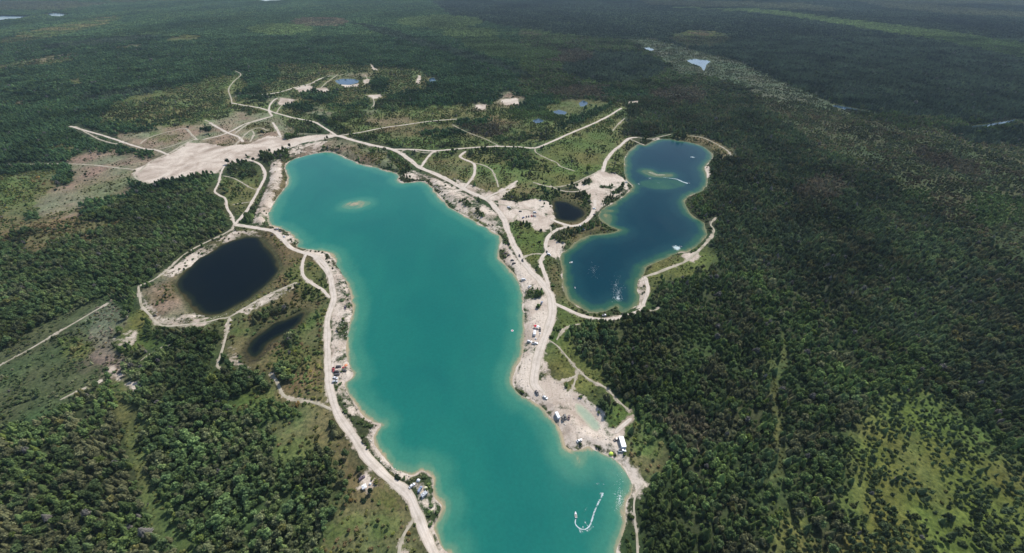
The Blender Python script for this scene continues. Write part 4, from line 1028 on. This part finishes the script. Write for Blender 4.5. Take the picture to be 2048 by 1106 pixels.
def part(name, VF, mat, parent, bevel=0, key=None):
    key = key or (name, mat.name, str(VF[0][:6]), bevel)
    if key not in MC: MC[key] = mesh_of(name, VF, mat, bevel)
    o = bpy.data.objects.new(name, MC[key]); COL.objects.link(o); o.parent = parent; return o
def root(name, label, cat, group=None):
    r = bpy.data.objects.new(name, None); COL.objects.link(r); r.empty_display_size = .5; tag(r, label, cat, group); return r
def wheels(r, xs, w):
    for x in xs:
        for s in (-1, 1):
            o = bpy.data.objects.new("wheel", wheel_mesh()); COL.objects.link(o); o.parent = r; o.location = (x, s * w, 0)
def quad(*p): return list(p), [tuple(range(len(p)))]
def car(name, label, cat, mat, style, group=None):
    r = root(name, label, cat, group)
    if style == 'suv': Lh, Wd, zt, c0, c1, c2, c3 = 2.35, .94, 1.72, -2.2, -1.9, .55, 1.15
    elif style == 'van': Lh, Wd, zt, c0, c1, c2, c3 = 2.6, .98, 2.05, -2.5, -2.4, 1.2, 1.9
    elif style == 'pickup': Lh, Wd, zt, c0, c1, c2, c3 = 2.8, .98, 1.85, -.55, -.35, .95, 1.45
    else: Lh, Wd, zt, c0, c1, c2, c3 = 2.25, .89, 1.45, -1.75, -1.15, .45, 1.1
    belt = zt * .60
    part("body", loft([(-Lh, Wd*.86, .42, Wd*.8, belt*.92), (-Lh*.93, Wd, .30, Wd*.94, belt*.99), (0, Wd, .28, Wd*.95, belt), (Lh*.62, Wd, .28, Wd*.92, belt*.96), (Lh*.93, Wd*.95, .30, Wd*.82, belt*.80), (Lh, Wd*.8, .42, Wd*.72, belt*.66)]), mat, r, .06)
    part("roof", loft([(c0, Wd*.90, belt-.03, Wd*.86, belt+.02), (c1, Wd*.90, belt-.03, Wd*.76, zt*.985), ((c1+c2)/2, Wd*.9, belt-.03, Wd*.77, zt), (c2, Wd*.9, belt-.03, Wd*.74, zt*.97), (c3, Wd*.88, belt-.05, Wd*.84, belt)]), mat, r, .04)
    e = .03
    part("windscreen", quad((c3-.04, -Wd*.80, belt+.05), (c3-.04, Wd*.80, belt+.05), (c2+.07, Wd*.70, zt*.955+e), (c2+.07, -Wd*.70, zt*.955+e)), glass, r)
    part("rear_window", quad((c0+.02-e, -Wd*.78, belt+.08), (c0+.02-e, Wd*.78, belt+.08), (c1-.03-e, Wd*.70, zt*.95), (c1-.03-e, -Wd*.70, zt*.95)), glass, r)
    for s in (-1, 1):
        part("side_window", quad((c1+.1, s*(Wd*.90+.005), belt+.06), (c3-.35, s*(Wd*.89+.005), belt+.06), (c2-.05, s*(Wd*.77+.02), zt*.93), (c1+.15, s*(Wd*.785+.02), zt*.93)), glass, r)
        part("headlight", box(Lh-.12, Lh+.012, s*Wd*.62-.14, s*Wd*.62+.14, belt*.52, belt*.66), lampm, r)
    if style == 'pickup':
        part("cargo_bed", box(-Lh+.18, c0-.08, -Wd*.78, Wd*.78, belt-.02, belt+.012), rubber, r)
    wheels(r, (-Lh*.62, Lh*.62), Wd*.9)
    return r
def trailer(name, label, cat, Lh, Wd, ht, mat, group=None, nose=True):
    r = root(name, label, cat, group)
    part("body", loft([(-Lh, Wd*.97, .55, Wd*.95, ht*.93), (-Lh+.25, Wd, .45, Wd, ht), (Lh-.9, Wd, .45, Wd, ht), (Lh, Wd*.95, .6, Wd*.93, ht*(.72 if nose else .95))]), mat, r, .07)
    for x in (-Lh*.4, Lh*.25): part("roof_vent", box(x-.25, x+.25, -.22, .22, ht+.005, ht+.16), metalg, r)
    part("air_conditioner", box(-.45, .35, -.35, .35, ht+.005, ht+.3), fabW, r, .05)
    for s in (-1, 1):
        for x in (-Lh*.6, Lh*.1): part("side_window", quad((x, s*(Wd+.012), 1.3), (x+.9, s*(Wd+.012), 1.3), (x+.9, s*(Wd+.012), 2.0), (x, s*(Wd+.012), 2.0)), glass, r)
    part("drawbar", loft([(Lh-.1, .5, .45, .5, .6), (Lh+1.3, .05, .45, .05, .6)]), metalg, r)
    wheels(r, (-.4, .4), Wd*.85)
    return r
def tent(name, label, cat, mat, R=1.7, ht=1.5, dome=True):
    r = root(name, label, cat)
    V = []; F = []; n = 12; rings = 5
    if dome:
        for i in range(rings):
            a = i / rings * math.pi / 2
            for k in range(n):
                t_ = 2 * math.pi * k / n; rr = R * math.cos(a) * (1 + .07 * math.cos(4 * t_)); V.append((rr * math.cos(t_), rr * math.sin(t_) * .85, ht * math.sin(a)))
        V.append((0, 0, ht))
        for i in range(rings - 1):
            for k in range(n): F.append((i*n+k, i*n+(k+1)%n, (i+1)*n+(k+1)%n, (i+1)*n+k))
        for k in range(n): F.append(((rings-1)*n+k, (rings-1)*n+(k+1)%n, rings*n))
        part("fly_sheet", (V, F), mat, r)
        part("door_flap", quad((R*1.02, -.5, .05), (R*1.02, .5, .05), (R*.72, .12, ht*.74), (R*.72, -.12, ht*.74)), cloth, r)
    else:
        part("canopy", ([(-R,-R,ht),(R,-R,ht),(R,R,ht),(-R,R,ht),(0,0,ht+.8),(-R,-R,ht-.25),(R,-R,ht-.25),(R,R,ht-.25),(-R,R,ht-.25)], [(0,1,4),(1,2,4),(2,3,4),(3,0,4),(5,6,1,0),(6,7,2,1),(7,8,3,2),(8,5,0,3)]), mat, r)
        for sx in (-1, 1):
            for sy in (-1, 1):
                V, F = cyl(.035, .035, 0, ht, 6); o = part("leg", (V, F), metalg, r, key='tentleg%s' % ht); o.location = (sx*R*.96, sy*R*.96, 0)
    return r
def boat(label, cat='boat', s=1.0):
    r = root("motor_boat", label, cat)
    hull = [(-2.6,.75,-.15,.95,.55),(-1,.8,-.2,1.05,.6),(1,.7,-.15,1.0,.7),(2.2,.35,0,.6,.85),(3.0,.05,.3,.12,.95)]
    part("hull", loft(hull), PM['white'], r, .04)
    part("cockpit", loft([(-2.1,.7,.5,.75,.66),(.3,.7,.55,.75,.72)]), rubber, r)
    part("windscreen", quad((.5,-.75,.7),(.5,.75,.7),(.1,.65,1.15),(.1,-.65,1.15)), glass, r)
    for x in (-1.5, -.5): part("seat", box(x-.25, x+.25, -.6, .6, .66, .95), fabB, r, .04)
    part("outboard_motor", box(-3.0, -2.62, -.2, .2, -.1, 1.0), cloth, r, .05)
    r.scale = (s, s, s); return r
def jet(label, s=1.0):
    r = root("jet_ski", label, "jet ski")
    part("hull", loft([(-1.5,.45,-.1,.5,.4),(0,.5,-.1,.5,.5),(1.1,.3,0,.3,.6),(1.6,.05,.25,.06,.6)]), PM['white'], r, .04)
    part("seat", loft([(-1.1,.2,.45,.16,.85),(.1,.2,.5,.16,.8)]), cloth, r, .03)
    part("handlebar", box(.28, .36, -.38, .38, .92, 1.0), cloth, r)
    part("front_cowl", loft([(.1,.3,.5,.22,.92),(.9,.2,.5,.1,.7)]), PM['silver'], r, .03)
    r.scale = (s, s, s); return r
def person(label, col=None, sit=False):
    r = root("person", label, "person")
    # one continuous skinned body
    J = [(0,0,.95),(0,0,1.2),(0,0,1.42),(0,0,1.52),(0,.02,1.64),(-.19,0,1.40),(-.27,.05,1.12),(-.25,.14,.88),(.19,0,1.40),(.27,.05,1.12),(.25,.14,.88),(-.10,0,.88),(-.12,.03,.48),(-.12,0,.06),(-.12,.14,.03),(.10,0,.88),(.12,-.02,.48),(.14,-.05,.06),(.14,.1,.03)]
    E = [(0,1),(1,2),(2,3),(3,4),(2,5),(5,6),(6,7),(2,8),(8,9),(9,10),(0,11),(11,12),(12,13),(13,14),(0,15),(15,16),(16,17),(17,18)]
    Rr = [.15,.14,.15,.06,.11,.06,.045,.035,.06,.045,.035,.09,.07,.045,.04,.09,.07,.045,.04]
    if 'person' not in MC:
        me = bpy.data.meshes.new("body"); me.from_pydata(J, E, [])
        o = bpy.data.objects.new("body", me); COL.objects.link(o)
        md = o.modifiers.new("skin", 'SKIN')
        for i, v in enumerate(me.skin_vertices[0].data): v.radius = (Rr[i], Rr[i] * .8)
        me.skin_vertices[0].data[0].use_root = True
        s2 = o.modifiers.new("sub", 'SUBSURF'); s2.levels = 1; s2.render_levels = 1
        dg = bpy.context.evaluated_depsgraph_get(); nm = bpy.data.meshes.new_from_object(o.evaluated_get(dg))
        bpy.data.objects.remove(o); nm.name = "body"; nm.materials.clear(); nm.materials.append(skin); MC['person'] = nm
    o = bpy.data.objects.new("body", MC['person']); COL.objects.link(o); o.parent = r
    part("shorts", loft([(-.17,.13,.62,.16,1.0),(0,.16,.60,.18,1.0),(.17,.13,.62,.16,1.0)]), col or cloth, r)
    V = [(math.cos(2*math.pi*k/8)*.115, math.sin(2*math.pi*k/8)*.115, 1.68) for k in range(8)] + [(0,0,1.79)]
    part("hair", (V, [(k, (k+1)%8, 8) for k in range(8)]), cloth, r)
    return r
def place(o, a, b, dx=1, dy=0, water_=False, scale=None):
    x, y = to_world(a, b); x2, y2 = to_world(a + dx, b + dy)
    z = WATER_Z if water_ else float(ground_z(x, y)[0]) + .08
    o.location = (float(x), float(y), z); o.rotation_euler = (0, 0, math.atan2(float(y2 - y), float(x2 - x)))
    if scale: o.scale = (scale,) * 3
G1 = "vehicles parked on the left shore"; G2 = "cars and trailers on the sandy right shore"; G3 = "row of cars on the sandy lot"; G4 = "vehicles beside the blue lake"; G5 = "vehicles at the lower bend of the left road"; G6 = "vehicles parked on the sandy point"
CARS = [
 # x, y, dx, dy, style, paint, label, group
 (667.5,740,.1,1,'pickup','red',"red pickup on the edge of the left sand road",G1), (677.6,734,1,-.1,'suv','darkgrey',"dark SUV uppermost of the cars on the left shore",G1),
 (673.6,744.5,1,-.1,'suv','black',"black car next below the red pickup",G1), (674.4,750,1,-.2,'suv','darkgrey',"charcoal car directly above the white car on the left shore",G1),
 (671,756.5,1,.25,'hatch','white',"white car second from the bottom on the left shore",G1), (670,764,1,-.2,'suv','silver',"silver SUV lowest of the cars on the left shore",G1),
 (688.3,742,1,0,'suv','black',"black SUV nearest the water on the left shore",G1), (690.9,615.7,-.1,1,'suv','purple',"plum SUV alone on the beach above the left shore cars",None),
 (551,459.6,1,.3,'hatch','darkgrey',"dark car leftmost at the bend by the upper left shore",G1), (555.5,458.3,1,.4,'suv','silver',"silver SUV in the middle of the group at the upper left bend",G1), (560,462,1,.5,'hatch','black',"black car rightmost at the upper left bend",G1), (568.8,474,1,.6,'hatch','white',"white car on the shore below the upper left bend",None),
 (724,957.5,1,-.8,'suv','purple',"dark plum SUV in the clearing left of the road",G5), (824.3,972,1,-.8,'hatch','white',"small white car beside the road near the shore camp",G5), (840,980,.5,-1,'suv','bluegrey',"blue grey SUV between white car and camper at the shore camp",G5),
 (1083,607,.5,-1,'pickup','bluegrey',"blue grey pickup below the round green thicket",G2), (1080,660,0,1,'suv','darkgrey',"dark SUV beside the white canopy on the right shore",G2),
 (1069.8,687.4,1,0,'pickup','white',"white pickup below the white camping trailer",G2), (1059,683,1,.2,'suv','white',"white SUV left of the white pickup near the water",G2),
 (1073.8,786,.6,1,'suv','darkgrey',"dark SUV leftmost on the shore bend above the water",G6), (1090.4,795.5,1,.6,'hatch','white',"white car with dark windows on the shore bend",G6), (1125.8,837.7,.05,1,'suv','black',"black SUV nearest the white box trailer",G6), (1130.3,834.5,.35,1,'suv','darkgrey',"charcoal SUV in the middle beside the white box trailer",G6), (1137.6,835.7,-.2,1,'hatch','maroon',"maroon car furthest right of the white box trailer",G6),
 (1158.7,881,1,-.45,'hatch','white',"white car alone on the pale sandy point",G6), (1232.8,879.2,1,-.4,'hatch','brown',"brown car beside the big white motorhome",G6), (1244.2,902,1,0,'pickup','white',"white pickup in front of the big white motorhome",G6),
 (1046.6,436.7,.8,-.6,'suv','blue',"blue SUV leftmost of the row on the sandy lot",G3), (1053,434.6,.2,1,'hatch','maroon',"maroon car second in the row on the sandy lot",G3), (1057.5,434,.2,1,'hatch','darkgrey',"dark grey car third in the row on the sandy lot",G3), (1063,433,.2,1,'hatch','red',"red car fourth in the row on the sandy lot",G3), (1066.6,433,.2,1,'suv','black',"black SUV fifth in the row on the sandy lot",G3), (1070.4,433.4,.3,1,'hatch','bluegrey',"blue grey car at the right end of the row on the sandy lot",G3), (1069.6,426,1,0,'van','white',"white van behind the row on the sandy lot",G3),
 (1017.7,416.3,1,.2,'van','white',"white van at the left corner of the sandy lot",None), (1040.7,424,1,0,'hatch','darkgrey',"small dark car alone on the sandy lot",None),
 (1010.8,506.8,1,-.5,'hatch','maroon',"maroon car on the shore below the grassy knoll",G2), (1017.5,511,1,-.5,'suv','black',"black SUV beside the maroon car on the shore",G2), (1024.8,521.3,1,0,'hatch','darkgrey',"grey car upper of two on the rocky shore",G2), (1027.8,527.5,1,-.3,'suv','black',"black SUV lower of two on the rocky shore",G2),
 (1039.2,512.5,.3,1,'suv','black',"black SUV driving on the right road, the upper of two",None), (1045.3,522,.4,1,'suv','black',"black SUV driving on the right road, the lower of two",None), (1059.3,573.8,1,-.5,'hatch','white',"white car just above the round green thicket",G2), (1047.5,559.5,1,-.05,'van','white',"long white van above the round green thicket",G2),
 (1094,505,.6,1,'suv','darkgrey',"dark SUV at the sandy junction left of the blue lake",G4), (1097.8,510,1,.3,'van','white',"white van at the sandy junction left of the blue lake",G4),
 (1229.4,347.4,1,.2,'hatch','darkgrey',"dark grey car on the upper edge of the lakeside lot",G4), (1251.7,365.3,1,-.2,'pickup','white',"white pickup on the point of the lakeside lot",G4), (1188.4,418,1,0,'suv','white',"white SUV at the lower end of the lakeside lot",G4), (1189,429,1,0,'hatch','darkgrey',"grey car in the bushes below the lakeside lot",G4),
 (1160.8,454,.7,.6,'pickup','bluegrey',"blue grey pickup leftmost beside the spit of the blue lake",G4), (1164.2,456.4,.7,.6,'van','white',"white van in the middle beside the spit of the blue lake",G4), (1167,459.5,.7,.5,'suv','silver',"silver SUV rightmost beside the spit of the blue lake",G4), (1209.5,631.4,1,0,'pickup','white',"white pickup on the narrow road below the blue lake",G4)]
ST = {'pickup': 'pickup_truck', 'suv': 'parked_car', 'hatch': 'parked_car', 'van': 'van'}; CT = {'pickup': 'pickup truck', 'suv': 'car', 'hatch': 'car', 'van': 'van'}
for (a, b_, dx, dy, st_, pc, lb, g) in CARS:
    o = car(ST[st_], lb, CT[st_], PM[pc], st_, g); place(o, a, b_, dx, dy)
o = trailer("camper_trailer", "white camping trailer in the middle of the right shore camp", "trailer", 3.3, 1.2, 2.7, PM['white'], G2); place(o, 1069.3, 667.5, .15, -1)
o = trailer("box_trailer", "white box trailer at the water's edge beside three dark cars", "trailer", 2.9, 1.15, 2.6, PM['white'], G6, False); place(o, 1114.9, 832, .5, 1)
o = trailer("motorhome", "large white motorhome under the trees on the sandy point", "motorhome", 4.6, 1.7, 3.2, PM['white'], G6); place(o, 1243.6, 887, -.3, -1)
o = trailer("camper_trailer", "silver blue camper at the shore camp beside the beige tent", "trailer", 2.1, 1.2, 2.5, PM['silver'], G5, False); place(o, 848.5, 990, .8, -.7)
TENTS = [(729.4,976,1.5,2.0,fabW,False,"white canopy tent under the trees left of the road"), (740.5,968.5,1.0,1.3,fabW,True,"small white tent beside the bush left of the road"), (836.6,961,1.35,1.6,fabW,True,"white dome tent on the grass of the shore camp"), (851,976,1.5,1.6,fabB,True,"beige dome tent beside the silver camper"),
 (1222.6,906,1.7,1.5,fabL,True,"lime green tent at the water's edge"), (692,731.5,1.3,1.9,fabO,False,"orange canopy on the left shore"), (686,735,.9,1.1,fabR,True,"small red tent by the orange canopy"), (1070.6,655,1.4,2.2,fabR,False,"red canopy at the top of the right shore camp"), (1075.2,656.2,1.5,2.2,fabW,False,"white canopy beside the red canopy"), (1071.5,677.8,1.0,1.3,fabW,True,"small white tent between camping trailer and pickup"), (1080,667,.9,1.1,fabW,True,"small white tent right of the camping trailer")]
for (a, b_, R, h, m, dome, lb) in TENTS:
    o = tent("dome_tent" if dome else "canopy_tent", lb, "tent" if dome else "canopy", m, R, h, dome); place(o, a, b_, .9, -.4)
o = boat("white motor boat turning on the turquoise lake ahead of its curved wake", s=.68); place(o, 1152, 1028, -.12, -1, True)
o = boat("small white boat near the left bank of the blue lake", s=.8); place(o, 1142, 523, 1, -.25, True)
o = jet("white jet ski near the lower left bank of the blue lake", .9); place(o, 1150.4, 573.6, .3, 1, True)
o = jet("jet ski trailing a long white wake on the upper blue lake", 1.0); place(o, 1378, 365, 1, .1, True)
o = jet("jet ski in the big white splash on the blue lake", 1.0); place(o, 1362, 491, 1, .2, True)
o = jet("jet ski with a short wake in the top of the blue lake", 1.0); place(o, 1383, 313.5, -1, .1, True)
PPL = [(1063.9,652.9,"person in dark clothes standing on the beach above the camping trailer"), (1046.2,684.5,"person in dark clothes at the water's edge left of the white SUV"), (1085.5,791,"person in dark clothes beside the white car on the shore bend"), (1078,783,"person in dark clothes behind the dark SUV on the shore bend"), (683,753.5,"person in dark clothes right of the cars on the left shore"), (1079,673,"person in dark clothes on the sand right of the camping trailer"), (667.3,554,"person in dark clothes on the pale beach beside the left road"), (673.5,552.5,"person in dark clothes nearer the water on the pale beach")]
for a, b_, lb in PPL: place(person(lb), a, b_, 1, 0, scale=1.05)
for a, b_, lb in ((1060.3,796,"person wading at the tip of the shore bend"), (1071.7,800.5,"person wading below the dark SUV")):
    o = person(lb); place(o, a, b_, 1, 0); o.location.z = WATER_Z - .6
o = root("swim_float", "small white and red float on the turquoise lake", "float")
part("tube", (lambda: ([(math.cos(2*math.pi*i/12)*(1+.3*math.cos(2*math.pi*j/6)), math.sin(2*math.pi*i/12)*(1+.3*math.cos(2*math.pi*j/6)), .3*math.sin(2*math.pi*j/6)) for i in range(12) for j in range(6)], [(i*6+j, i*6+(j+1)%6, ((i+1)%12)*6+(j+1)%6, ((i+1)%12)*6+j) for i in range(12) for j in range(6)]))(), fabW, o)
part("seat", box(-.5,.5,-.5,.5,-.05,.1), fabR, o); place(o, 1024.5, 659, 1, 0, True)

# ------------------------------------------------------------------ foam of the wakes, and sun glitter imitated by small irregular flecks
foam, nt, out = new_mat("foam"); principled(nt, out, (.75,.82,.82), .8)  # plain white for the glint flecks, sun glitter put into colour
def glint_obj(flecks, label):
    V = []; F = []
    for (x, y, s, ang, st_) in flecks:
        n = random.randint(4, 6); k = len(V)
        for q in range(n):
            a = 2 * math.pi * q / n + random.uniform(-.3, .3); r = s * random.uniform(.5, 1.2)
            u, v = math.cos(a) * r * st_, math.sin(a) * r
            V.append((x + u * math.cos(ang) - v * math.sin(ang), y + u * math.sin(ang) + v * math.cos(ang), WATER_Z + .03 + .012 * random.random()))
        F.append(tuple(range(k, k + n)))
    o = add_mesh("wake_foam", V, F, foam); tag(o, label, kind='stuff')
def along(pts, w, dens_, size, taper=False):
    l = smooth(W(pts), 5); d = np.diff(l, axis=0); seg = np.hypot(d[:, 0], d[:, 1]); s = np.concatenate([[0], np.cumsum(seg)]); out = []
    for _ in range(int(s[-1] * dens_)):
        t = random.random() * s[-1]; i = min(len(seg) - 1, np.searchsorted(s, t) - 1 if t > 0 else 0); i = max(i, 0)
        p = l[i] + (l[i + 1] - l[i]) * ((t - s[i]) / max(seg[i], 1e-6)); ww = w * (.4 + .9 * t / s[-1] if taper else 1)
        g = random.gauss(0, .5) * ww; nx, ny = -d[i][1] / seg[i], d[i][0] / seg[i]
        out.append((p[0] + nx * g, p[1] + ny * g, size * random.uniform(.35, 1.2), math.atan2(d[i][1], d[i][0]), random.uniform(1, 2)))
    return out
def blob(cx, cy, rx, ry, n, size):
    out = []
    for _ in range(n):
        a = random.random() * 6.28; r = abs(random.gauss(0, .45)); x, y = to_world(cx + math.cos(a) * r * rx, cy + math.sin(a) * r * ry)
        out.append((float(x), float(y), size * random.uniform(.3, 1.2), random.random() * 3, random.uniform(1, 2.2)))
    return out
random.seed(77)
fw, nt, out = new_mat("broken_foam")
pos = mapped(nt); a_ = N(nt, "ShaderNodeAttribute", attribute_name="thin")
nz = mathn(nt, 'ADD', noise(nt, pos, 1.3, 4, .7, .6), mathn(nt, 'MULTIPLY', mathn(nt, 'SUBTRACT', noise(nt, pos, .35, 3, .6), .5), .9))
al = mathn(nt, 'MULTIPLY', mathn(nt, 'SUBTRACT', mathn(nt, 'ADD', nz, -.02), a_.outputs["Fac"]), 3.4, True)
tb = N(nt, "ShaderNodeBsdfTransparent"); db = N(nt, "ShaderNodeBsdfDiffuse"); db.inputs[0].default_value = (.62, .74, .74, 1); mx = N(nt, "ShaderNodeMixShader")
L(nt, mathn(nt, 'MULTIPLY', al, .72), mx.inputs[0]); L(nt, tb.outputs[0], mx.inputs[1]); L(nt, db.outputs[0], mx.inputs[2]); L(nt, mx.outputs[0], out.inputs[0])
FH = [0]
def wake(pts, w0, w1, label, start=0.0, fade=1.0):
    """a trail of broken foam lying on the water, widening from w0 to w1"""
    l = smooth(W(pts), 6); d = np.diff(l, axis=0); sg = np.hypot(d[:, 0], d[:, 1]); s_ = np.concatenate([[0], np.cumsum(sg)])
    n = max(8, int(s_[-1] / .7)); t = np.linspace(0, s_[-1], n); x = np.interp(t, s_, l[:, 0]); y = np.interp(t, s_, l[:, 1])
    tx = np.gradient(x); ty = np.gradient(y); q = np.hypot(tx, ty) + 1e-9; tx /= q; ty /= q
    ac = np.linspace(-1, 1, 9); u = t / s_[-1]; w = (w0 + (w1 - w0) * u) * (.8 + .5 * fbm(t / 5, t * 0 + 3, 7, 2))
    XX = x[:, None] - ty[:, None] * ac * w[:, None]; YY = y[:, None] + tx[:, None] * ac * w[:, None]
    thin = start + np.abs(ac)[None, :] ** 2 * .75 + (u[:, None] ** 1.2) * fade * .5
    FH[0] += 1
    o = grid_mesh("wake_foam", XX, YY, np.full(XX.shape, WATER_Z + .05 + .01 * FH[0]), mat=fw, attrs={"thin": thin}); tag(o, label, kind='stuff')
def splash(cx, cy, rx, ry, label, start=0.1):
    c = W([(cx, cy), (cx + rx, cy), (cx, cy - ry)]); ra = np.hypot(*(c[1] - c[0])); rb = np.hypot(*(c[2] - c[0]))
    rr = np.linspace(0, 1, 9); aa = np.linspace(0, 2 * math.pi, 33)
    rag = .75 + .5 * vnoise(np.cos(aa) * 2.5 + cx, np.sin(aa) * 2.5 + cy, 3)
    XX = c[0][0] + rr[:, None] * np.cos(aa) * ra * rag; YY = c[0][1] + rr[:, None] * np.sin(aa) * rb * rag
    thin = start + np.repeat(rr[:, None] ** 1.5 * .95, 33, 1)
    FH[0] += 1
    o = grid_mesh("wake_foam", XX, YY, np.full(XX.shape, WATER_Z + .05 + .01 * FH[0]), mat=fw, attrs={"thin": thin}); tag(o, label, kind='stuff')
wake([(1152,1036),(1151,1044),(1155,1051),(1163,1056),(1172,1056),(1180,1049),(1185,1036),(1190,1020),(1196,1006),(1204,990),(1206,983)], .4, 1.3, "curved white wake behind the motor boat on the turquoise lake", .05, .6)
wake([(1168,1052),(1160,1058),(1168,1062),(1178,1056),(1190,1046),(1198,1036)], 1.2, 3.0, "churned water on the outside of the curved wake", .34, .5)
wake([(1176,1050),(1170,1040),(1170,1026),(1175,1012)], 1.0, 2.2, "thin line of foam inside the curved wake", .42, .4)
splash(1202,985,8,6, "older patch of foam at the far end of the curved wake", .38); splash(1197,965,10,9, "faint foam left above the curved wake", .46); splash(1208,966,5,8, "small foam streak beside the faint foam", .42)
splash(1180,930,30,14, "pale disturbed water off the sandy point", .62)
wake([(1376,365),(1366,362),(1355,357),(1343,355),(1326,353)], 2.6, 1.3, "long white wake beside the thin sand bar", .08, .5)
splash(1300,355,14,5, "chop below the thin sand bar", .36); splash(1278,366,7,4, "patch of foam near the left bank of the blue lake", .30); splash(1316,364,8,3, "chop at the lower end of the sand bar", .38); splash(1268,364,16,9, "pale ruffled water by the lakeside lot", .6)
splash(1355,494,12,8, "big white splash in the blue lake near the right bank", .02)
splash(1385,313,9,3, "short white splash in the top of the blue lake", .18)
splash(1143,523,6,3, "small wake round the boat near the left bank of the blue lake", .15)
splash(1300,474,14,7, "faint ruffled patch in the middle of the blue lake", .5)
glint_obj(blob(1240,995,13,42,260,.13), "faint flecks painted as sun glints along the right bank of the turquoise lake")  # glitter of the sun laid on the water as white flecks
glint_obj(blob(1236,594,10,10,170,.22) + blob(1237,583,13,13,120,.17) + blob(1232,568,15,24,110,.15) + blob(1188,540,16,30,90,.14), "fan of white flecks painted as sun glints at the lower end of the blue lake")  # fan of sun glitter modelled as flecks, standing in for reflected light

# pale stones and rubble on the beaches
stone, nt, out = new_mat("pale_stone"); principled(nt, out, ramp(nt, noise(nt, mapped(nt), .6, 3), [(.35, (.30,.25,.20)), (.65, (.62,.56,.48))]), .95)
V = []; F = []
iv, fi = ico()
RUB = [(SAND[12], 900), (SAND[9], 700), (SAND[3], 380), (SAND[1], 420), (SAND[13], 260), (SAND[26], 120), (SAND[20], 260), (SAND[0], 260), (SAND[19], 140), (SAND[16], 60)]
for poly, n in RUB:
    q = W(poly); lo = q.min(0); hi = q.max(0)
    pts = rng.uniform(lo, hi, (n * 4, 2)); pts = pts[poly_sdf(pts, q) < 1][:n]
    if not len(pts): continue
    lk = np.minimum(np.minimum(poly_sdf(pts, ml), poly_sdf(pts, bl)), 60); rd = np.full(len(pts), 60.)
    for kind, l, w in road_lines: rd = np.minimum(rd, line_sdf(pts, l, np.full(len(l), w / 2 + .6), 30))
    pts = pts[(lk > .5) & (rd > 0)]; gz = ground_z(pts[:, 0], pts[:, 1])
    for (x, y), z in zip(pts, gz):
        s = .22 + .5 * random.random() ** 3; k = len(V)
        V += [(x + a * s * random.uniform(.8, 1.3), y + b_ * s * random.uniform(.7, 1.2), z + (c + .3) * s * .6) for a, b_, c in iv]; F += [tuple(i + k for i in f) for f in fi]
o = add_mesh("rubble", V, F, stone); tag(o, "pale stones strewn over the beaches and banks", kind='stuff')

# ------------------------------------------------------------------ haze
hz, nt, out = new_mat("air")
pv = N(nt, "ShaderNodeVolumePrincipled"); pv.inputs["Density"].default_value = 3.6e-5
pv.inputs["Color"].default_value = (.60, .80, 1.0, 1); pv.inputs["Anisotropy"].default_value = 0.0
L(nt, pv.outputs[0], out.inputs["Volume"])
xm = 47000.0
V, F = box(-xm, xm, -400, 29000, -12, H + 12)
o = add_mesh("haze", V, F, hz); tag(o, "thin bluish haze over the whole landscape", kind='stuff')
scene.cycles.volume_bounces = 0
scene.cycles.volume_max_steps = 64
print("near", len(X), "mid", len(X2), "far", len(X3))
